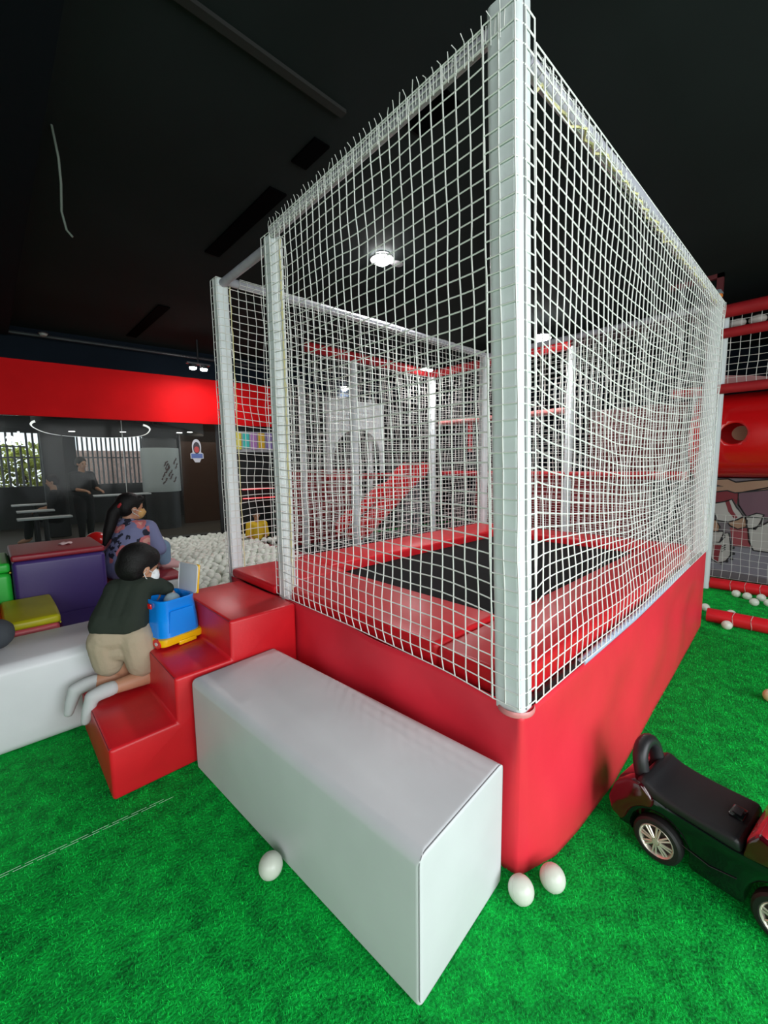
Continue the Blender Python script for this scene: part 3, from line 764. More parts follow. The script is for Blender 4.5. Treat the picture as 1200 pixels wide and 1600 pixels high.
# ------------------------------------------------------------------ play structure behind the trampoline
cf = thing('climbing_frame', 'tall play structure with white poles, red padded beams and rope nets behind trampoline', 'play structure', (4.4, 2.2, 0))
CX, CY = 4.42, 4.05
FR = mat('white_frame_sleeve', (.70, .75, .77), .5)
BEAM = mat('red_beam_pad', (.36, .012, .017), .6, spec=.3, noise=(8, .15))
def post(x, y, z1=2.9, r=.05, m=FR): return MB().cyl((x, y, 0), (x, y, z1), r, n=16).build('post', m, cf)
post(CX, CY); post(CX, 1.72); post(4.515, .188, r=.035); post(2.68, CY); post(3.20, 4.75, 2.6, .04); post(2.60, 5.3, 2.8); post(1.98, CY+.9, 2.6, .035); post(4.50, -1.5); post(4.0, 5.2, 2.6, .04)
def beam(p, q, r=.065, m=BEAM, rings=5):
    b = MB().cyl(p, q, r, n=14).build('beam', m, cf)
    P_, Q_ = Vector(p), Vector(q)
    return b
beam((1.9, CY, 2.93), (CX, CY, 2.93)); beam((CX, CY, 2.93), (CX, 1.72, 2.93)); beam((CX, 1.72, 2.93), (CX, .25, 2.93), .05, mat('dimmed_beam_red', (.03, .012, .014), .7)); beam((CX, .25, 2.93), (CX, -1.6, 2.93))  # middle stretch of red beam darkened by colour so it stays dim
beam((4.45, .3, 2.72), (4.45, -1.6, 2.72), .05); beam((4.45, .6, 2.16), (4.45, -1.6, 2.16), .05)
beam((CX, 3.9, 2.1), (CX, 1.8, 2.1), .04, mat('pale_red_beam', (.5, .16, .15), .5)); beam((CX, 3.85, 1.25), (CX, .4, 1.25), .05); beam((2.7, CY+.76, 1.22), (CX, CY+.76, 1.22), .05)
beam((4.45, 3.3, 1.6), (4.45, 3.3, 2.1), .035)
def flat_net(p0, p1, z0, z1, c=.06, seed=1, r=.0028, nrm=(0, 1)):
    P = net_knots([p0, p1], [p0, p1], z0, z1, c, c, wob=.006, normal=nrm, seed=seed, sag=.02)
    return net('net', P, cf, r, 3)
flat_net((2.0, CY), (CX, CY), .15, 2.9, .07, 31)
flat_net((CX, CY), (CX, 1.72), .1, 2.9, .07, 32, nrm=(1, 0))
flat_net((CX, 1.72), (CX, .25), .1, 2.9, .07, 33, nrm=(1, 0))
flat_net((4.50, .20), (4.50, -1.3), 2.20, 2.92, .075, 34, .003, nrm=(1, 0))
flat_net((4.62, .22), (4.62, -1.3), .12, .82, .075, 35, .0018, nrm=(1, 0))
flat_net((2.0, CY+.9), (3.9, CY+.9), .3, 2.6, .07, 36)
# panels of the structure
def panel(lo, hi, m, name='panel', r=.01): return MB().box(lo, hi, r).build(name, m, cf)
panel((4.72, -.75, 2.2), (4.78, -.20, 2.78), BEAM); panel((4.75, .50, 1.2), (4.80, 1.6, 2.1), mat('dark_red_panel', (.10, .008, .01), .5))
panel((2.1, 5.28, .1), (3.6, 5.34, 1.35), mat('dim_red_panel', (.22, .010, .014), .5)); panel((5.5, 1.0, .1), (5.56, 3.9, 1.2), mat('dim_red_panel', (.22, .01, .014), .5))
MB().prism([(.25, 2.20), (.25, 2.34), (-.02, 2.30), (-.35, 2.22), (-.35, 2.19)], 0, 4.66, 4.70, .004).build('pink_pad', mat('dusty_pink', (.45, .22, .22), .6), cf)
YR = MB().tube([(4.56, -.49+.16*math.cos(a), 2.60+.16*math.sin(a)) for a in np.linspace(0, 2*math.pi, 33)[:-1]], .016, 8, closed=True).build('yellow_ring', YELP, cf)
# white panel with a round-topped opening
ap = thing('arch_panel', 'white panel with round-topped opening under a spotlight, seen through the net', 'panel', (3.45, 5.1, 0))
def arch_poly(x0, x1, z0, z1, cx, r, zc):
    pts = [(x0, z0), (x0, z1), (x1, z1), (x1, z0), (cx+r, z0)]
    for i in range(0, 17): a = math.pi*i/16; pts.append((cx+r*math.cos(a), zc+r*math.sin(a)))
    pts.append((cx-r, z0)); return pts
MB().prism(arch_poly(2.95, 4.25, 1.2, 2.52, 3.6, .56, 1.50), 1, 5.08, 5.13, .004).build('board', FR, ap)
MB().tube([(3.6+.56*math.cos(a), 5.075, 1.50+.56*math.sin(a)) for a in np.linspace(0, math.pi, 25)], .02, 8).build('edge_trim', FR, ap)
# red slide climbing to the right
sl = thing('play_slide', 'red plastic slide with two side walls rising to the right behind the net', 'slide', (3.5, 4.4, 0))
SLR = mat('slide_red', (.60, .010, .014), .3, coat=.3)
def rail_poly(x0, z0, x1, z1, h):
    pts = [(x0, z0)]; N = 7
    for i in range(N+1):
        t = i/N; pts.append((x0+(x1-x0)*t, z0+(z1-z0)*t+h*(1+.25*math.sin(i*2.2))))
    pts.append((x1, z1)); return pts
for y in (4.12, 4.55):
    MB().prism(rail_poly(2.95+(.0 if y < 4.3 else -.25), .30, 4.28, 1.22, .22), 1, y, y+.06, .012).build('side_wall', SLR, sl)
MB().prism([(2.85, .26), (4.28, 1.16), (4.28, 1.24), (2.85, .34)], 1, 4.17, 4.56, .004).build('chute', SLR, sl)
MB().prism([(4.25, 1.15), (4.40, 1.32), (4.40, 1.45), (4.24, 1.42)], 1, 4.10, 4.62, .02).build('top_lip', SLR, sl)
MB().box((4.2, 4.15, 0), (4.26, 4.55, 1.15), .01).build('leg', METALG, sl)
MB().box((2.9, 4.2, 0), (2.96, 4.5, .30), .01).build('leg', METALG, sl)
# crawl tube with a round porthole
ct = thing('crawl_tube', 'big glossy red crawl tube with round porthole, above the printed panel at right', 'tube', (5.05, -.6, 1.69))
def tube_with_hole():
    r = .475; N = 96; ys = np.linspace(.42, -1.7, 110); hy, ha = .055, math.radians(180-1)
    b = bmesh.new(); V = {}
    for i in range(N):
        a = 2*math.pi*i/N
        for j, y in enumerate(ys): V[i, j] = b.verts.new((5.05+r*math.cos(a), y, 1.69+r*math.sin(a)))
    R = .112
    for i in range(N):
        for j in range(len(ys)-1):
            q = [V[i, j], V[(i+1) % N, j], V[(i+1) % N, j+1], V[i, j+1]]
            c = sum((x.co for x in q), Vector())/4
            if c.x < 5.05 and (c.y-hy)**2+(c.z-1.70)**2 < R*R: continue
            b.faces.new(q)
    # pull the hole's rim onto a true circle
    for v in [v for v in b.verts if v.is_boundary and v.co.x < 5.05 and abs(v.co.y-hy) < .2 and abs(v.co.z-1.7) < .2]:
        d = Vector((v.co.y-hy, v.co.z-1.70)); d = d.normalized()*R
        z = 1.70+d.y; v.co = Vector((5.05-math.sqrt(r*r-(z-1.69)**2), hy+d.x, z))
    bmesh.ops.delete(b, geom=[v for v in b.verts if not v.link_faces], context='VERTS')
    mb = MB(); mb._merge(b); return mb
to = tube_with_hole().build('tube_shell', TUBER, ct)
md = to.modifiers.new('thickness', 'SOLIDIFY'); md.thickness = .012; md.offset = -1
MB().tube([(5.05+.475*math.cos(a), .42, 1.69+.475*math.sin(a)) for a in np.linspace(0, 2*math.pi, 49)[:-1]], .025, 8, closed=True).build('end_flange', TUBER, ct)
MB().cyl((5.34, .075, 1.735), (5.40, .080, 1.740), .085, n=24).build('inner_pad', mat('tan_pad', (.75, .42, .26), .6), ct)
# printed wall panel: a running player's legs, forearm and boots (flat print pieces)
mp = thing('printed_mural', 'printed wall panel of footballer legs behind net, below red tube', 'mural', (4.97, -.6, 0))
PX = 4.95
MB().box((PX, -1.9, .05), (PX+.04, .55, 1.212), .004).build('panel_board', mat('print_grey_ground', (.12, .10, .11), .6, noise=(3, .15)), mp, smooth=False)
INK = mat('print_ink', (.012, .010, .012), .6)
def print_piece(name, poly, m, lay, outline=True):
    """poly in (y, z) on the panel face; lay orders the flat layers"""
    x = PX-.002-.0015*lay
    o = MB().prism(poly, 0, x, PX-.0005, 0).build(name, m, mp, smooth=False)
    if outline:
        MB().tube([(x-.001, y, z) for y, z in poly], .0075, 5, closed=True).build('outline', INK, o)
    return o
def P4(pts):   # photo-read outline of the print, in panel metres (y to the left)
    return [(.262-(u-180)/500*.50, 1.205-(v-180)/930*1.13) for u, v in pts]
PRW = mat('print_white', (.36, .34, .32), .6); PRR = mat('print_red', (.16, .012, .02), .6); PRP = mat('print_dusk', (.13, .06, .085), .6)  # print colours kept low so they carry the mural's shade
print_piece('printed_backdrop', P4([(150, 290), (440, 290), (420, 420), (150, 430)]), PRR, 1, False)
print_piece('printed_shirt', P4([(430, 310), (690, 250), (900, 240), (900, 520), (520, 530), (440, 420)]), PRP, 2)
print_piece('printed_red_turf', P4([(380, 640), (900, 620), (900, 800), (420, 810)]), mat('print_pale_red', (.24, .04, .05), .6), 1, False)
print_piece('printed_forearm', P4([(150, 190), (330, 180), (400, 210), (560, 190), (900, 165), (900, 235), (560, 290), (400, 310), (330, 290), (230, 305), (150, 290), (150, 255), (290, 250), (150, 225)]), SKINF, 3)
print_piece('printed_shorts', P4([(150, 430), (320, 395), (380, 370), (430, 450), (490, 525), (440, 560), (360, 590), (260, 580), (225, 500), (150, 560)]), PRW, 3)
print_piece('printed_stripe', P4([(320, 395), (355, 385), (395, 480), (440, 540), (415, 555), (355, 490)]), PRR, 4, False)
print_piece('printed_knee', P4([(360, 590), (440, 560), (490, 530), (525, 560), (525, 620), (450, 650), (380, 620)]), SKINF, 3)
print_piece('printed_sock', P4([(510, 530), (600, 490), (660, 500), (640, 570), (600, 640), (530, 630)]), PRW, 4)
print_piece('printed_shin', P4([(150, 585), (250, 575), (290, 640), (280, 690), (190, 690), (150, 670)]), SKINF, 3)
print_piece('printed_boot', P4([(540, 640), (650, 600), (760, 520), (860, 600), (860, 800), (760, 840), (600, 835), (560, 760)]), PRW, 4)
print_piece('printed_sock', P4([(185, 700), (320, 680), (345, 730), (300, 790), (215, 800)]), PRW, 4)
print_piece('printed_boot', P4([(215, 805), (300, 790), (330, 700), (375, 690), (400, 800), (410, 900), (370, 965), (300, 995), (230, 960)]), PRW, 5)
print_piece('printed_tongue', P4([(245, 820), (320, 815), (305, 900), (300, 980), (255, 960)]), PRR, 6, False)
for k in range(3):
    print_piece('printed_lace', P4([(322, 850-k*22+20), (355, 830-k*22+20), (358, 838-k*22+20), (325, 862-k*22+20)]), INK, 7, False)
for k, (u, v) in enumerate(((425, 830), (432, 885), (420, 935), (380, 965), (330, 990))):
    print_piece('printed_stud', P4([(u-10, v-12), (u+12, v-10), (u+12, v+12), (u-10, v+14)]), INK, 6, False)
print_piece('printed_flap', P4([(150, 820), (700, 820), (900, 900), (900, 1090), (150, 1050)]), mat('print_pale_ground', (.18, .17, .20), .6), 1, False)
# floor rollers
def roller(x, y0, y1, r, label):
    t = thing('floor_roller', label, 'roller', (x, (y0+y1)/2, 0))
    MB().cyl((x, y0, r), (x, y1, r), r, n=20).build('roll', RED, t)
    for y in (y0-.18, y0-.30, y0-.42):
        MB().tube([(x+(r+.001)*math.cos(a), y+.004*math.sin(a*3), r+(r+.001)*math.sin(a)) for a in np.linspace(0, 2*math.pi, 25)[:-1]], .003, 5, closed=True).build('tape_ring', mat('worn_tape', (.6, .35, .33), .4), t)
roller(3.32, -.012, -1.6, .060, 'red vinyl floor roller nearest the trampoline skirt at right')
roller(4.56, .15, -1.6, .060, 'red vinyl floor roller lying along the printed panel')
# white rolled pads on the overhead net
g_ = np.random.default_rng(5)
for k in range(5):
    y = .10-.16*k
    o = MB().ball((0, 0, 0), .075, 3, (.9, 1.0, .62)).build('white_cushion', mat('dusty_white_cloth', (.55, .52, .48), .7)); o.location = (4.60, y, 2.835)
    tag(o, ['white cushion in overhead net, nearest the trampoline pole', 'second white cushion in overhead net from the trampoline pole', 'third white cushion in overhead net from trampoline pole',
            'fourth white cushion in overhead net, near right edge', 'cream cushion in overhead net, cut by right edge'][k], 'cushion', 'white cushions in the overhead net')
# hanging lamp bracket against the dark ceiling
rp = thing('red_bracket', 'dim red pipe bracket hanging from the ceiling above the far right pole', 'bracket', (5.3, .45, 3.1))
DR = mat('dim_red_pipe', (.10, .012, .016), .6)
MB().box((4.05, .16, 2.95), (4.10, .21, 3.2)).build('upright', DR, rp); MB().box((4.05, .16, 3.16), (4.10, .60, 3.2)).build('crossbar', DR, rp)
hl = MB().ball((0, 0, 0), .045, 3, (1, 1, .9)).build('orange_lamp', mat('orange_lamp_shade', (.75, .22, .04), .4)); hl.location = (4.05, .20, 2.99)
tag(hl, 'small orange lamp at the foot of the red bracket', 'lamp')
c_o = MB().lathe([(0, .06), (.03, .055), (.05, .02), (.05, .01)], n=14).build('lamp_cap', METALG, hl)
# colourful pennants below the fascia, dark doorway, seen between the two left poles
for k, c in enumerate(((.72, .62, .05), (.05, .55, .50), (.48, .22, .55), (.80, .48, .02), (.28, .18, .50))):
    x = 1.84+.135*k
    o = gbox('pennant', x, x+.11, 1.70+.02*(k % 2), 1.98, -.03, -.02, mat('pennant_%s' % 'abcde'[k], c, .5), r=.005)
    o.name = 'pennant'
    tag(o, '%s pennant hanging below the red fascia, seen between the left poles' % ('yellow', 'teal', 'mauve', 'orange', 'purple')[k], 'pennant', 'coloured pennants')
gbox('pennant_strip', 1.80, 2.56, 1.66, 2.0, -.015, .0, mat('pale_strip', (.45, .45, .47), .6))
tag(bpy.data.objects['pennant_strip'], 'pale backing strip behind the coloured pennants', 'strip')
for z, lb in ((1.02, 'upper thin glowing red line on the black wall'), (.86, 'lower thin glowing red line on the black wall')):
    tag(gbox('red_glow_line', 1.95, 2.6, z, z+.012, .03, .045, emis('red_line_glow', (1, .02, .03), 1.5)), lb+' behind the netted left poles', 'light')  # two thin emissive red bars set on the wall
# sticker on the glass
stk = thing('window_sticker', 'blue and red round-topped sticker on the glass beside the left pole', 'sticker', (1.26, GY(1.26)+.09, 1.67))
def stick_poly(k):
    pts = [(-.055*k, -.07*k), (-.085*k, -.07*k), (-.085*k, .0), (-.055*k, .02)]
    for i in range(13): a = math.pi-math.pi*i/12; pts.append((.06*k*math.cos(a), .09*k+.11*k*math.sin(a)))
    pts += [(.055*k, .02), (.085*k, 0), (.085*k, -.07*k), (.055*k, -.07*k), (.03*k, -.12*k), (-.03*k, -.12*k)]
    return pts
SM = Matrix.Translation((1.27, GY(1.27)+.096, 1.63)) @ Matrix.Rotation(GROT, 4, 'Z')
MB().prism(stick_poly(1.15), 1, -.002, .0, M=SM).build('border', mat('sticker_white', (.6, .6, .65), .5), stk, smooth=False)
MB().prism([(-.085, -.07), (-.085, 0), (.085, 0), (.085, -.07)], 1, -.004, -.002, M=SM).build('blue_band', mat('sticker_blue', (.10, .16, .42), .5), stk, smooth=False)
MB().prism([(.052*math.cos(a), .09+.095*math.sin(a)) for a in np.linspace(0, 2*math.pi, 21)[:-1]], 1, -.0035, -.002, M=SM).build('inner_field', mat('sticker_dark', (.05, .04, .05), .5), stk, smooth=False)
MB().prism([(.038*math.cos(a), .065+.05*math.sin(a)) for a in np.linspace(0, 2*math.pi, 17)[:-1]], 1, -.005, -.0035, M=SM).build('red_motif', mat('sticker_red', (.5, .06, .06), .5), stk, smooth=False)

# ------------------------------------------------------------------ the mall outside the glass
def ob(name, lo, hi, m, r=0.): return MB().box(lo, hi, r).build(name, m, smooth=r > 0)
struct(ob('floor_mall', (-6, 6.75, -.1), (9, 16, 0), mat('brown_mall_floor', (.10, .085, .07), .35)))
struct(ob('ceiling_mall', (-6, 6.75, 2.75), (9, 12.6, 2.85), mat('grey_mall_ceiling', (.30, .28, .27), .7)))
struct(ob('wall_mall_left', (-6.1, 6.75, 0), (-6, 12.6, 2.8), DWALL))
DGREY = mat('charcoal_wall', (.030, .033, .036), .6)
WY0 = 12.5
struct(ob('wall_mall_sill', (-6, WY0, 0), (9, WY0+.15, 1.0), DGREY))
struct(ob('wall_mall_head', (-6, WY0, 2.28), (9, WY0+.15, 2.8), DGREY))
struct(ob('wall_mall_pier', (.10, WY0-.05, 0), (.50, WY0+.2, 2.8), DGREY))
struct(ob('wall_mall_side', (2.05, WY0-.02, 0), (9, WY0+.15, 2.8), DGREY))
struct(ob('wall_mall_wood', (2.35, 10.4, 0), (6.5, 10.5, 2.75), mat('dark_brown_wood', (.075, .028, .012), .35)))
tag(ob('round_pillar_box', (-.36, 10.2, 0), (.0, 10.5, 2.75), DGREY, .03), 'dark pillar between the two louvred windows outside the glass', 'pillar')
def louvres(x0, x1, nn, label):
    t = thing('louvre_screen', label, 'screen', ((x0+x1)/2, WY0+.08, 1.0))
    for i in range(nn):
        x = x0+(x1-x0)*(i+.5)/nn
        M = Matrix.Translation((x, WY0+.08, 0)) @ Matrix.Rotation(math.radians(25), 4, 'Z')
        MB().box((-.020, -.010, 1.0), (.020, .010, 2.28), M=M).build('slat', mat('grey_slat', (.24, .25, .27), .5), t, smooth=False)
    MB().box((x0, WY0+.06, 1.68), (x1, WY0+.09, 1.71)).build('crossbar', mat('grey_slat', (.24, .25, .27), .5), t, smooth=False)
louvres(-1.7, .10, 15, 'grey vertical louvres before green shrubs, outside window at left')
louvres(.50, 2.05, 15, 'grey vertical louvres before a pale brick wall, outside window')
bw = thing('brick_house', 'pale brick wall seen through the right-hand louvres', 'wall', (2.2, 15, 0))
BRK = mat('pale_brick', (.66, .44, .38), .8, noise=(6, .2))
MB().box((.55, 15.06, 0), (4.4, 15.2, 1.95)).build('mortar', mat('mortar', (.55, .50, .47), .9), bw, smooth=False)
br_me = None
b_ = MB()
for r_ in range(12):
    for c2 in range(16):
        x = .60+c2*.24+(.12 if r_ % 2 else 0); z = .72+r_*.105
        b_.box((x, 15.02, z), (x+.22, 15.08, z+.09))
o = b_.build('bricks', BRK, bw, smooth=False); o['kind'] = 'stuff'
sh = thing('shrub', 'yellow-green leafy shrub behind the left-hand louvres', 'shrub', (-1.0, 14.4, 0))
g_ = np.random.default_rng(9); lv = []; lf = []
for i in range(2600):
    c = np.array([-1.1+g_.uniform(-1.6, 1.6), 14.4+g_.normal()*.25, 1.35+g_.uniform(-.7, .75)]); a = g_.normal(size=3); a /= np.linalg.norm(a); b2 = np.cross(a, g_.normal(size=3)); b2 /= np.linalg.norm(b2)
    s = .10*g_.uniform(.6, 1.4); k = len(lv); lv += [c-a*s, c+b2*s*.4, c+a*s, c-b2*s*.4]; lf.append([k, k+1, k+2, k+3])
o = link('foliage', fast_mesh('foliage', np.array(lv), np.array(lf)), mat('yellow_green_leaf', (.42, .46, .08), .6, noise=(2.5, .6)), sh, False); o['kind'] = 'stuff'
for x in (-1.8, -1.1, -.4): MB().tube([(x, 14.4, 0), (x+.05, 14.4, .8), (x-.08, 14.4, 1.5)], .03, 6).build('stem', mat('bark', (.08, .05, .03), .8), sh)
# dropped round ceiling panels with a lit rim
def round_drop(cx, cy, L, W, z, ang, label, rim, p=2.6):
    t = thing('round_ceiling_panel', label, 'ceiling panel', (cx, cy, z)); ca, sa = math.cos(ang), math.sin(ang)
    P_ = []
    for a in np.linspace(0, 2*math.pi, 73)[:-1]:
        u = L*math.copysign(abs(math.cos(a))**(2/p), math.cos(a)); v = W*math.copysign(abs(math.sin(a))**(2/p), math.sin(a))
        P_.append((cx+u*ca-v*sa, cy+u*sa+v*ca))
    MB().prism(P_, 2, z, 2.745).build('drum', mat('dark_plum_panel', (.010, .008, .010), .6, spec=.2), t)
    far = [(x, y, z+.01) for x, y in P_[46:]+P_[:27]]
    if rim: MB().tube(far, .016, 6).build('lit_rim', emis('rim_glow', (1, .98, .95), .75), t)
    for du, dv in ((.15, .45), (.05, -.5)):
        x, y = cx+du*L*ca-dv*W*sa, cy+du*L*sa+dv*W*ca
        MB().cyl((x, y, z-.006), (x, y, z+.002), .05, n=14).build('spot', emis('spot_glow', (1, .98, .95), 4), t)
round_drop(.32, 8.60, 2.0, .84, 2.10, math.radians(79), 'dark oval dropped ceiling panel with bright rim, outside glass', True)
round_drop(1.62, 8.0, 1.50, .24, 2.10, math.radians(58), 'small dark round ceiling panel outside the glass near the sticker', False, 2.0)
for i, (x, y) in enumerate(((-1.2, 9.5), (2.55, 8.3))):
    t = thing('ceiling_slot_light', ('warm ceiling light outside the glass at far left', 'warm ceiling light outside the glass beside the left pole')[i], 'light', (x, y, 2.74))
    MB().box((x-.14, y-.06, 2.735), (x+.14, y+.06, 2.75)).build('lens', emis('warm_glow', (1, .8, .5), 5), t, smooth=False); MB().box((x-.17, y-.08, 2.742), (x+.17, y+.08, 2.76)).build('frame', DARK, t, smooth=False)
# shop sign letters (only the tail of the word is in view)
sg = thing('shop_sign', 'glowing white sign letters outside the glass at the left edge', 'sign', (-.8, 9, 1.9))
cu = bpy.data.curves.new('letters', 'FONT'); cu.body = 'oal'; cu.size = .34; cu.extrude = .015; cu.align_x = 'RIGHT'
lo_ = bpy.data.objects.new('letters', cu); COL.objects.link(lo_); lo_.location = (-.70, 9.0, 1.835); lo_.rotation_euler = (math.pi/2, 0, 0)
bpy.context.view_layer.update()
me = bpy.data.meshes.new_from_object(lo_.evaluated_get(bpy.context.evaluated_depsgraph_get())); me.transform(lo_.matrix_world)
bpy.data.objects.remove(lo_)
link('letters', me, emis('sign_glow', (.95, .97, 1), 1.6), sg, False)
MB().box((-1.7, 9.03, 1.80), (-.66, 9.05, 1.82)).box((-1.7, 9.03, 2.13), (-.66, 9.05, 2.15)).box((-.9, 9.03, 2.15), (-.88, 9.05, 2.75)).build('sign_frame', DARK, sg, smooth=False)
# white drum with a sketchy print
dm = thing('printed_drum', 'pale round column with smudged dark print, outside the glass', 'column', (1.78, 10, 0))
MB().lathe([(.40, .86), (.40, 1.86), (0, 1.86)], (1.78, 10.1, 0), 32).build('drum_shell', mat('pale_grey_print', (.40, .45, .45), .5), dm)
MB().cyl((1.78, 10.1, 0), (1.78, 10.1, .86), .36, n=24).build('plinth', DGREY, dm); MB().cyl((1.78, 10.1, 1.86), (1.78, 10.1, 2.08), .36, n=24).build('neck', DGREY, dm)
b_ = MB(); g_ = np.random.default_rng(2)
for i in range(12):
    a0 = math.radians(-112+g_.uniform(-5, 55)); z = 1.05+.04*i+g_.uniform(-.03, .03)
    b_.tube([(1.78+.405*math.cos(a0+.05*k), 10.1+.405*math.sin(a0+.05*k), z+.03*k+.02*math.sin(k*2+i)) for k in range(5)], .018, 5)
b_.build('smudges', mat('print_smudge', (.10, .06, .06), .6), dm)['kind'] = 'stuff'
def mall_table(x, y, z, sx, sy, label):
    t = thing('mall_table', label, 'table', (x, y, 0))
    MB().box((x-sx, y-sy, z-.03), (x+sx, y+sy, z), .006).build('tabletop', mat('white_table', (.62, .64, .66), .4), t)
    MB().cyl((x, y, .02), (x, y, z-.03), .035, n=12).build('post', DARK, t); MB().cyl((x, y, 0), (x, y, .02), .22, n=20).build('foot', DARK, t)
mall_table(-.55, 8.3, .62, .36, .12, 'white table outside the glass at lower left, nearest the window')
mall_table(-.62, 9.0, .69, .26, .12, 'white table outside the glass at lower left, second row')
mall_table(-.60, 9.7, .76, .32, .10, 'white table outside the glass at lower left, farthest row')
mall_table(.75, 9.6, .87, .62, .16, 'long white counter table outside the glass behind the woman')

# ------------------------------------------------------------------ people
def capsule(b, p, r, q, r2, n=14):
    b.ball(p, r, 2); b.ball(q, r2, 2)
    if (Vector(q)-Vector(p)).length > 1e-4: b.cyl(p, q, r, r2, n)
def blob(name, caps, m, parent, vox=.008, it=6, ells=()):
    """one continuous surface grown over capsules (p, r, q, r2) and ellipsoids (centre, radii, rotation)"""
    b = MB()
    for p, r, q, r2 in caps: capsule(b, p, r, q, r2)
    for c, rad, rot in ells:
        M = Matrix.Translation(c) @ Euler(rot).to_matrix().to_4x4()
        b.ball((0, 0, 0), 1, 3, rad, M=M)
    me = bpy.data.meshes.new('tmp'); b.bm.to_mesh(me); b.bm.free()
    o = bpy.data.objects.new('tmp', me); COL.objects.link(o)
    md = o.modifiers.new('r', 'REMESH'); md.mode = 'VOXEL'; md.voxel_size = vox
    s = o.modifiers.new('s', 'SMOOTH'); s.factor = .5; s.iterations = it
    bpy.context.view_layer.update()
    me2 = bpy.data.meshes.new_from_object(o.evaluated_get(bpy.context.evaluated_depsgraph_get()))
    bpy.data.objects.remove(o); bpy.data.meshes.remove(me)
    me2.name = name
    if len(me2.polygons): me2.polygons.foreach_set('use_smooth', [True]*len(me2.polygons))
    ob_ = bpy.data.objects.new(name, me2); COL.objects.link(ob_); me2.materials.append(m)
    if parent is not None:
        ob_.parent = parent
        if parent.type == 'EMPTY': ob_.matrix_parent_inverse = Matrix.Translation(parent.location).inverted()
    return ob_
def V3(*a): return Vector(a)
def hand(wrist, d, nrm, s):
    """capsules of a hand: palm, four fingers of different lengths bent at the knuckle, thumb off the side"""
    d = Vector(d).normalized(); nrm = Vector(nrm); nrm = (nrm-d*nrm.dot(d)).normalized(); side = d.cross(nrm)
    w_ = Vector(wrist); out = []
    for k in (-1.2, -.4, .4, 1.2):
        out.append((w_+side*.010*k*s, .013*s, w_+d*.055*s+side*.014*k*s, .012*s))
    for k, L in zip((-1.5, -.5, .5, 1.5), (.040, .052, .056, .050)):
        a = w_+d*.058*s+side*.0145*k*s; b = a+(d*.85+nrm*.35).normalized()*L*.55*s; c = b+(d*.35+nrm*.9).normalized()*L*.5*s
        out += [(a, .0080*s, b, .0074*s), (b, .0074*s, c, .0062*s)]
    a = w_+side*.016*s+d*.012*s; b = a+(side*.75+d*.7).normalized()*.032*s; c = b+(d*.9+nrm*.5).normalized()*.024*s
    out += [(a, .011*s, b, .0090*s), (b, .0090*s, c, .0072*s)]
    return out
def head_parts(c, fwd, up, s):
    """caps/ells for a head of height ~.23*s with jaw, nose and ears; returns caps, ells and a local frame"""
    f = Vector(fwd).normalized(); u = Vector(up); u = (u-f*u.dot(f)).normalized(); l = u.cross(f)
    M = Matrix((f, l, u)).transposed(); c = Vector(c)
    L = lambda x, y, z: c+(M @ Vector((x, y, z)))*s
    rot = M.to_euler()
    ells = [(L(-.012, 0, .025), (.094*s, .076*s, .088*s), rot), (L(.022, 0, -.045), (.062*s, .058*s, .068*s), rot)]
    caps = [(L(.078, 0, .005), .010*s, L(.096, 0, -.022), .013*s)]
    for k in (-1, 1):
        ells.append((L(-.008, .076*k, -.012), (.018*s, .009*s, .030*s), rot))
    return caps, ells, L, rot
def eyes(L, s, parent, rot):
    for k in (-1, 1):
        b = MB(); M = Matrix.Translation(L(.074, .031*k, .002)) @ rot.to_matrix().to_4x4()
        b.ball((0, 0, 0), .011*s, 2, (.6, 1.2, .7), M=M).build('eye', mat('dark_eye', (.01, .008, .007), .2), parent)

# --- boy kneeling on the lowest step, leaning over the toy box
boy = thing('person', 'small boy in dark green shirt and beige shorts kneeling on the red steps', 'person', (-.75, 1.85, .24))
BS = 1.02
hc, hf, hu = V3(-.622, 1.975, .868), V3(.84, .20, -.24), V3(.22, .05, 1)
hcap, hell, HL, hrot = head_parts(hc, hf, hu, BS)
pL, pR = V3(-.825, 1.93, .505), V3(-.700, 1.862, .515)
kR, kL = V3(-.660, 1.838, .292), V3(-.745, 1.955, .292)
aR, aL = V3(-.868, 1.815, .294), V3(-.918, 1.965, .292)
shR, shL = V3(-.625, 1.93, .765), V3(-.745, 2.0, .76)
elR, elL = V3(-.545, 1.965, .742), V3(-.655, 2.065, .70)
wrR, wrL = V3(-.490, 1.962, .712), V3(-.565, 2.005, .715)
body = hcap+[(hc+V3(-.02, -.01, -.06), .045, V3(-.675, 1.965, .79), .05),
    (V3(-.69, 1.955, .74), .075, V3(-.76, 1.90, .56), .075), (pL, .062, pR, .062),
    (pR, .060, kR, .046), (pL, .060, kL, .046), (kR, .046, aR, .031), (kL, .046, aL, .031),
    (aR, .030, aR+V3(-.055, -.005, -.012), .026), (aR+V3(-.05, 0, -.02), .024, aR+V3(-.085, -.008, -.105), .018),
    (aL, .030, aL+V3(-.06, -.002, -.012), .026), (aL+V3(-.055, 0, -.02), .024, aL+V3(-.085, -.004, -.105), .018),
    (shR, .042, elR, .034), (elR, .032, wrR, .023), (shL, .042, elL, .034), (elL, .032, wrL, .023)]
body += hand(wrR, (.35, -.45, -.75), (-.3, -.6, -.3), .68)+hand(wrL, (.45, -.5, -.7), (-.3, -.6, -.3), .68)
blob('body', body, SKIN, boy, .0055, 3, hell)
SHIRT = mat('dark_green_shirt', (.026, .034, .026), .85, spec=.2, bump=(11, .6, .016))
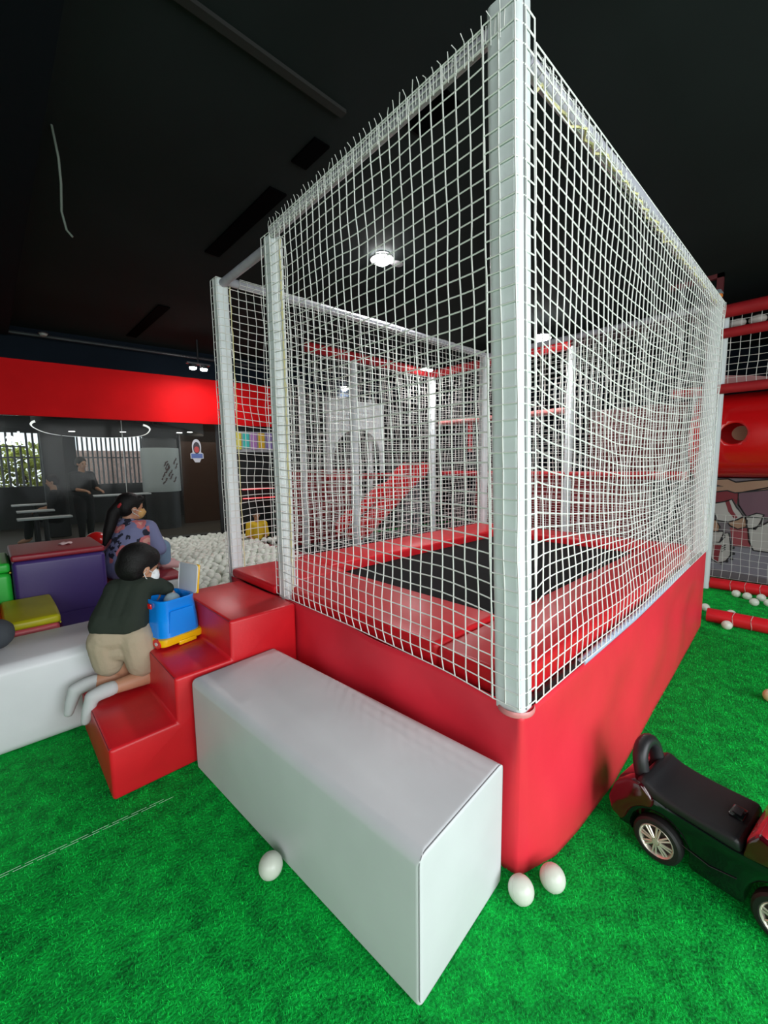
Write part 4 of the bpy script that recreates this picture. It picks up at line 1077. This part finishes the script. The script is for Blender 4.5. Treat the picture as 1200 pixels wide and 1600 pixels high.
shirt = [(V3(-.745, 1.98, .750), .062, V3(-.812, 1.93, .618), .080), (V3(-.650, 1.935, .755), .064, V3(-.712, 1.868, .612), .084), (V3(-.70, 1.955, .755), .066, V3(-.76, 1.90, .61), .085),
         (V3(-.818, 1.93, .600), .082, V3(-.712, 1.868, .592), .084), (V3(-.755, 1.985, .752), .058, V3(-.630, 1.93, .762), .060), (V3(-.70, 1.97, .79), .045, V3(-.655, 1.955, .79), .045),
         (shR, .058, elR, .050), (elR, .050, wrR+V3(-.012, 0, .006), .040), (shL, .058, elL, .046), (elL, .046, wrL+V3(-.01, 0, 0), .036)]
blob('shirt', shirt, SHIRT, boy, .007, 5)
SHORT = mat('beige_cotton', (.42, .34, .24), .85, bump=(16, .5, .012))
shorts = [(V3(-.832, 1.93, .515), .082, V3(-.812, 1.952, .385), .080), (V3(-.700, 1.852, .520), .086, V3(-.680, 1.842, .375), .080),
          (V3(-.825, 1.92, .535), .080, V3(-.700, 1.868, .540), .084), (V3(-.80, 1.91, .46), .060, V3(-.72, 1.865, .46), .064)]
blob('shorts', shorts, SHORT, boy, .007, 4)
SOCK = mat('pale_grey_sock', (.52, .54, .54), .85)
for a, n_ in ((aR, 'sock'), (aL, 'sock')):
    blob(n_, [(a+V3(.035, .0, .002), .037, a, .038), (a, .038, a+V3(-.052, -.004, -.008), .034), (a+V3(-.052, -.004, -.012), .033, a+V3(-.072, -.006, -.065), .029), (a+V3(-.072, -.006, -.065), .029, a+V3(-.088, -.008, -.118), .022)], SOCK, boy, .006, 4)
blob('hair', [(HL(-.05, .045, -.035), .035*BS, HL(-.05, -.045, -.035), .035*BS)], HAIR, boy, .006, 3,
     [(HL(-.026, 0, .04), (.100*BS, .090*BS, .094*BS), hrot), (HL(-.05, 0, .0), (.078*BS, .087*BS, .085*BS), hrot), (HL(.018, 0, .052), (.066*BS, .080*BS, .066*BS), hrot)])
MASK = mat('white_mask_cloth', (.78, .80, .82), .8)
blob('mask', [], MASK, boy, .005, 3, [(HL(.056, 0, -.045), (.044*BS, .066*BS, .054*BS), hrot)])
for k in (-1, 1):
    MB().tube([HL(.055, .056*k, -.03)[:], HL(.02, .076*k, -.018)[:], HL(-.012, .084*k, -.005)[:], HL(-.022, .084*k, -.03)[:], HL(.0, .074*k, -.055)[:], HL(.04, .06*k, -.07)[:]], .0022, 5).build('mask_strap', MASK, boy)
eyes(HL, BS, boy, hrot)

# --- woman sitting on the pit edge, seen from behind
wm = thing('person', 'woman in blue floral blouse and tan mask sitting at the ball pit edge', 'person', (-.3, 3.72, .445))
WS = 1.08
hc, hf, hu = V3(-.262, 3.74, 1.055), V3(.93, .10, -.10), V3(.08, .0, 1)
hcap, hell, WL, hrot = head_parts(hc, hf, hu, WS)
pel = V3(-.37, 3.72, .555); nk = V3(-.295, 3.74, .93)
sR, sL = V3(-.165, 3.63, .865), V3(-.33, 3.92, .87)
eR, eL = V3(-.095, 3.60, .665), V3(-.22, 4.0, .67)
wR, wL = V3(-.07, 3.74, .735), V3(-.05, 3.86, .735)
kR, kL = V3(-.055, 3.66, .665), V3(-.05, 3.84, .665)
aR, aL = V3(-.035, 3.66, .495), V3(-.03, 3.84, .495)
body = hcap+[(hc+V3(-.03, 0, -.08), .05, nk, .052), (nk, .055, V3(-.30, 3.74, .85), .09), (sR, .06, sL, .06), (V3(-.29, 3.74, .82), .13, pel+V3(0, 0, .05), .13), (pel+V3(0, -.08, 0), .11, pel+V3(0, .08, 0), .11),
    (pel+V3(.03, -.08, 0), .085, kR, .06), (pel+V3(.03, .08, 0), .085, kL, .06), (kR, .056, aR, .038), (kL, .056, aL, .038),
    (aR, .036, aR+V3(.10, -.01, -.025), .024), (aL, .036, aL+V3(.10, -.01, -.025), .024), (sR, .052, eR, .042), (eR, .040, wR, .028), (sL, .052, eL, .042), (eL, .04, wL, .028)]
body += hand(wR, (.7, .2, -.5), (0, 0, -1), 1.0)+hand(wL, (.7, -.2, -.5), (0, 0, -1), 1.0)
blob('body', body, SKIN, wm, .009, 3, hell)
def floral():
    m = bpy.data.materials.new('floral_blouse'); m.use_nodes = True; nt = m.node_tree; b = nt.nodes['Principled BSDF']; b.inputs['Roughness'].default_value = .8
    tc = nt.nodes.new('ShaderNodeTexCoord')
    def cells(scale, th, seed_off):
        mp_ = nt.nodes.new('ShaderNodeMapping'); mp_.inputs['Location'].default_value = (seed_off, .3*seed_off, .7*seed_off)
        nz = nt.nodes.new('ShaderNodeTexNoise'); nz.inputs['Scale'].default_value = scale*1.6
        ad = nt.nodes.new('ShaderNodeMixRGB'); ad.blend_type = 'ADD'; ad.inputs[0].default_value = .10
        nt.links.new(tc.outputs['Object'], mp_.inputs[0]); nt.links.new(mp_.outputs[0], ad.inputs[1]); nt.links.new(mp_.outputs[0], nz.inputs['Vector']); nt.links.new(nz.outputs['Color'], ad.inputs[2])
        v = nt.nodes.new('ShaderNodeTexVoronoi'); v.inputs['Scale'].default_value = scale; v.inputs['Randomness'].default_value = 1
        nt.links.new(ad.outputs[0], v.inputs['Vector'])
        r = nt.nodes.new('ShaderNodeMath'); r.operation = 'LESS_THAN'; r.inputs[1].default_value = th; nt.links.new(v.outputs['Distance'], r.inputs[0]); return r
    leaf = cells(12, .40, 2.3); rose = cells(6.4, .36, 0.4); core = cells(6.4, .17, .4)
    # print only on the back of the blouse
    sp = nt.nodes.new('ShaderNodeSeparateXYZ'); nt.links.new(tc.outputs['Object'], sp.inputs[0])
    bk_ = nt.nodes.new('ShaderNodeMath'); bk_.operation = 'LESS_THAN'; bk_.inputs[1].default_value = -.175; nt.links.new(sp.outputs[0], bk_.inputs[0])
    hi = nt.nodes.new('ShaderNodeMath'); hi.operation = 'GREATER_THAN'; hi.inputs[1].default_value = .60; nt.links.new(sp.outputs[2], hi.inputs[0])
    ml = nt.nodes.new('ShaderNodeMath'); ml.operation = 'MULTIPLY'; nt.links.new(bk_.outputs[0], ml.inputs[0]); nt.links.new(hi.outputs[0], ml.inputs[1])
    prev = (.185, .20, .36, 1); last = None
    for src, colr in ((leaf, (.014, .016, .035, 1)), (rose, (.60, .17, .18, 1)), (core, (.70, .35, .30, 1))):
        g = nt.nodes.new('ShaderNodeMath'); g.operation = 'MULTIPLY'; nt.links.new(src.outputs[0], g.inputs[0]); nt.links.new(ml.outputs[0], g.inputs[1])
        mx = nt.nodes.new('ShaderNodeMixRGB'); nt.links.new(g.outputs[0], mx.inputs[0]); mx.inputs[2].default_value = colr
        if last is None: mx.inputs[1].default_value = prev
        else: nt.links.new(last.outputs[0], mx.inputs[1])
        last = mx
    nt.links.new(last.outputs[0], b.inputs['Base Color']); return m
FLORAL = floral()
blob('blouse', [(nk+V3(0, 0, -.02), .075, V3(-.30, 3.74, .82), .12), (sR, .078, sL, .078), (V3(-.275, 3.70, .80), .155, pel+V3(.0, -.05, .04), .165), (V3(-.31, 3.80, .80), .155, pel+V3(-.01, .06, .04), .160), (pel+V3(-.02, -.08, -.02), .14, pel+V3(-.02, .08, -.02), .14),
      (sR, .078, eR, .066), (eR, .064, wR+V3(-.02, 0, -.01), .05), (sL, .078, eL, .066), (eL, .064, wL+V3(-.02, 0, 0), .05)], FLORAL, wm, .010, 5)
JEANS = mat('light_blue_jeans', (.16, .25, .36), .8)
blob('jeans', [(pel+V3(.05, -.08, -.01), .10, kR, .078), (pel+V3(.05, .08, -.01), .10, kL, .078), (kR, .075, aR+V3(0, 0, .03), .052), (kL, .075, aL+V3(0, 0, .03), .052)], JEANS, wm, .010, 4)
PSK = mat('pink_sock', (.62, .36, .36), .8)
for a in (aR, aL): blob('sock', [(a+V3(0, 0, .01), .045, a+V3(.11, -.012, -.018), .034)], PSK, wm, .008, 4)
blob('hair', [(WL(-.088, 0, .035), .038*WS, WL(-.135, 0, -.05), .052*WS), (WL(-.135, 0, -.05), .052*WS, WL(-.165, .0, -.20), .042*WS), (WL(-.165, 0, -.20), .042*WS, WL(-.19, .0, -.31), .016*WS), (WL(.052, .03, .075), .035*WS, WL(.052, -.03, .075), .035*WS)], HAIR, wm, .008, 4,
     [(WL(-.026, 0, .036), (.100*WS, .088*WS, .094*WS), hrot), (WL(-.055, 0, .0), (.07*WS, .082*WS, .08*WS), hrot)])
MB().tube([(WL(-.095+.02*math.sin(a), .043*math.cos(a), .03+.043*math.sin(a)))[:] for a in np.linspace(0, 2*math.pi, 25)[:-1]], .018*WS, 8, closed=True).build('hair_tie', mat('red_scrunchie', (.35, .015, .02), .7), wm)
TAN = mat('tan_mask_cloth', (.62, .36, .12), .8)
blob('mask', [(WL(.105, 0, -.035), .014, WL(.07, 0, -.04), .045)], TAN, wm, .006, 3, [(WL(.055, 0, -.045), (.045*WS, .064*WS, .052*WS), hrot)])
for k in (-1, 1):
    MB().tube([WL(.055, .058*k, -.03)[:], WL(.01, .082*k, -.015)[:], WL(-.02, .088*k, -.01)[:], WL(-.022, .088*k, -.035)[:], WL(.04, .062*k, -.07)[:]], .0025, 5).build('mask_strap', mat('white_mask_cloth', (.78, .8, .82), .8), wm)
MB().ball(WL(-.008, -.088, -.045), .008, 2).build('earring', CHROME, wm)
eyes(WL, WS, wm, hrot)

# --- person at the left edge, only a knee and fingertips in view
lp = thing('person', 'person in dark grey trousers at left frame edge, only one knee in view', 'person', (-1.65, 2.3, .455))
hc = V3(-1.72, 2.30, 1.30)
hcap, hell, LL, hrot = head_parts(hc, V3(1, .1, -.1), V3(0, 0, 1), 1.05)
pel = V3(-1.68, 2.34, .565); k1, k2 = V3(-1.245, 2.36, .545), V3(-1.36, 2.62, .60); f1, f2 = V3(-1.56, 2.20, .50), V3(-1.36, 2.72, .25)
s1, s2 = V3(-1.68, 2.14, 1.05), V3(-1.68, 2.50, 1.05); e1, e2 = V3(-1.56, 2.03, .80), V3(-1.55, 2.58, .80); w1, w2 = V3(-1.365, 2.01, .565), V3(-1.40, 2.60, .72)
bd = hcap+[(hc+V3(-.03, 0, -.08), .05, V3(-1.70, 2.32, 1.12), .055), (s1, .06, s2, .06), (V3(-1.69, 2.32, 1.0), .12, pel+V3(0, 0, .06), .12), (pel+V3(0, -.07, 0), .10, pel+V3(0, .07, 0), .10), (pel, .09, k1, .062), (pel, .09, k2, .062), (k1, .058, f1, .036), (k2, .058, f2, .038),
    (f1, .034, f1+V3(.06, -.08, -.01), .024), (f2, .034, f2+V3(.10, 0, -.04), .024), (s1, .05, e1, .04), (e1, .038, w1, .027), (s2, .05, e2, .04), (e2, .038, w2, .027)]
bd += hand(w1, (.9, .05, -.40), (0, .3, -1), 1.0)+hand(w2, (.6, -.1, -.6), (0, 0, -1), 1.0)
blob('body', bd, mat('skin_rosy', (.55, .26, .20), .5), lp, .009, 3, hell)
TRO = mat('dark_grey_trousers', (.045, .052, .062), .85)
blob('trousers', [(pel+V3(0, -.07, .02), .125, pel+V3(0, .07, .02), .125), (pel, .115, k1, .085), (pel, .115, k2, .085), (k1, .080, f1+V3(.08, .02, .005), .055), (k2, .08, f2+V3(0, 0, .05), .055)], TRO, lp, .010, 5)
blob('shirt', [(s1, .085, s2, .085), (V3(-1.69, 2.32, 1.0), .155, pel+V3(0, 0, .10), .15), (s1, .08, e1, .06), (s2, .08, e2, .06)], mat('dark_blue_shirt', (.03, .04, .07), .85), lp, .010, 5)
blob('hair', [], HAIR, lp, .008, 3, [(LL(-.026, 0, .04), (.104, .092, .098), hrot), (LL(-.05, 0, 0), (.08, .088, .085), hrot)])
eyes(LL, 1.05, lp, hrot)

# --- child in yellow seen through the net, and two dark figures in the mall
def simple_person(label, base, yaw, s, top, bottom, seated=True, haircol=None, vox=.014, z_seat=.3):
    """small distant figure with body, shirt, trousers and hair"""
    t = thing('person', label, 'person', base)
    Rz = Matrix.Rotation(yaw, 3, 'Z')
    def W(x, y, z): return Vector(base)+Rz @ (Vector((x, y, z))*s)
    ph = z_seat/s if seated else .86
    k = [W(.42, .10*j, ph+.04) if seated else W(.03, .09*j, .46) for j in (-1, 1)]
    a = [W(.46, .10*j, ph-.38 if ph > .4 else .06) if seated else W(0, .09*j, .07) for j in (-1, 1)]
    hp_ = [W(0, .09*j, ph) for j in (-1, 1)]
    sh_ = [W(.02, .18*j, ph+.46) for j in (-1, 1)]; el = [W(.08, .22*j, ph+.20) for j in (-1, 1)]; wr = [W(.28, .14*j, ph+.16) for j in (-1, 1)]
    hc_ = W(.04, 0, ph+.68); f_ = Rz @ Vector((1, 0, -.15))
    cp, el_, L_, rt = head_parts(hc_, f_, (0, 0, 1), s)
    cp = list(cp)+[(hc_, .05*s, W(.02, 0, ph+.46), .055*s), (sh_[0], .055*s, sh_[1], .055*s), (W(0, 0, ph+.40), .12*s, W(0, 0, ph), .11*s)]
    for j in (0, 1):
        cp += [(hp_[j], .085*s, k[j], .06*s), (k[j], .055*s, a[j], .038*s), (a[j], .036*s, a[j]+Rz @ Vector((.13*s, 0, -.03*s)), .026*s), (sh_[j], .048*s, el[j], .038*s), (el[j], .036*s, wr[j], .026*s)]
        cp += hand(wr[j], Rz @ Vector((.9, 0, -.3)), (0, 0, -1), s)
    blob('body', cp, SKIN, t, vox*.7, 2, el_)
    blob('shirt', [(sh_[0], .075*s, sh_[1], .075*s), (W(0, 0, ph+.38), .155*s, W(0, 0, ph+.06), .15*s), (sh_[0], .07*s, el[0], .058*s), (sh_[1], .07*s, el[1], .058*s)], top, t, vox, 3)
    blob('trousers', [(hp_[0], .11*s, hp_[1], .11*s)]+[(hp_[j], .105*s, k[j], .078*s) for j in (0, 1)]+[(k[j], .074*s, a[j]+V3(0, 0, .05*s), .052*s) for j in (0, 1)], bottom, t, vox, 3)
    blob('hair', [], haircol or HAIR, t, vox*.8, 2, [(L_(-.026, 0, .04), (.102*s, .09*s, .096*s), rt), (L_(-.05, 0, 0), (.078*s, .087*s, .084*s), rt)])
    eyes(L_, s, t, rt)
    return t
DKC = mat('dark_clothes', (.012, .013, .016), .85); NAVY = mat('navy_trousers', (.012, .016, .035), .85)
simple_person('child in yellow shirt sitting in the ball pit behind the left netted poles', (1.64, 5.12, .02), math.radians(-110), .62, mat('yellow_shirt', (.75, .48, .02), .8), NAVY, True, None, .010, .26)
simple_person('dark-clothed person sitting at the white tables outside the glass', (-.28, 9.35, 0), math.radians(170), 1.0, DKC, DKC, True, None, .016, .50)
simple_person('dark-clothed person standing before the pillar outside the glass', (.10, 9.1, 0), math.radians(-60), .98, DKC, DKC, False, None, .016)
rb = thing('red_helmet', 'glossy red dome cap with black rim on the white foam wall', 'helmet', (-.45, 4.4, .56))
MB().grid(lambda u, v: (-.452+.115*math.cos(u*6.283)*math.cos(v*1.57), 4.4+.115*math.sin(u*6.283)*math.cos(v*1.57), .665+.115*math.sin(v*1.57)), 24, 10, True).build('dome', REDP, rb)
MB().lathe([(.10, -.10), (.122, -.09), (.122, .003), (.112, .006), (.10, -.10)], (-.452, 4.4, .665), 24).build('rim', DARK, rb)
rk = thing('red_foam_cube', 'small dark red foam cube beside the child in yellow', 'foam cube', (1.5, 5.2, 0))
foam_box('cube', (1.24, 5.05, .0), (1.37, 5.25, .52), MAROON, r=.02, parent=rk)

# ------------------------------------------------------------------ turf pile and the white seam stitches
g_ = np.random.default_rng(77)
def blades(nb_, x0, x1, y0, y1, L, wd, keep):
    c = np.stack([g_.uniform(x0, x1, nb_), g_.uniform(y0, y1, nb_), np.zeros(nb_)], 1)
    c = c[keep(c[:, 0], c[:, 1])]; k = len(c)
    az = g_.uniform(0, 2*np.pi, k); ti = g_.uniform(.25, 1.1, k); Lh = L*g_.uniform(.6, 1.3, k)
    d = np.stack([np.cos(az)*np.cos(ti), np.sin(az)*np.cos(ti), np.sin(ti)], 1); s = np.stack([-np.sin(az), np.cos(az), np.zeros(k)], 1)*wd/2
    return np.stack([c-s, c+s, c+d*Lh[:, None]+s*.4, ], 1).reshape(-1, 3), np.arange(3*k).reshape(-1, 3)
def visible(x, y):
    P_ = np.stack([x, y, np.zeros_like(x)], 1)-np.array(CAM_POS); z = P_ @ np.array(F_); u = FPX*(P_ @ np.array(R_))/z; v = FPX*(P_ @ np.array(U_))/z
    ok = (z > .2) & (np.abs(u) < 680) & (np.abs(v) < 900)
    ok &= ~((x > 0) & (x < 3.12) & (y > .0)); ok &= ~((x > -.5) & (x < -.07) & (y > .01) & (y < 1.34)); ok &= ~((x > -.93) & (y > 1.37)); ok &= y < 2.07
    return ok
v1, f1_ = blades(230000, -1.9, 1.2, -1.1, 2.1, .0105, .0014, visible)
v2, f2_ = blades(90000, 1.2, 5.0, -1.2, .3, .012, .0022, visible)
o = link('turf_pile', fast_mesh('turf_pile', np.concatenate([v1, v2]), np.concatenate([f1_, f2_+len(v1)])), BLADE, None, False)
tag(o, 'short green artificial turf pile covering the floor', 'turf', kind='stuff')
for i in range(9):
    for j in (0, 1):
        x = -1.36+.066*i+.033*j; y = 1.262-.08*(x+1.30)*(1) - .012*j
        s = MB().tube([(x, y, .008), (x+.055, y-.005, .009)], .0010, 4).build('seam_thread', mat('pale_thread', (.30, .52, .34), .7))
        s.parent = floor
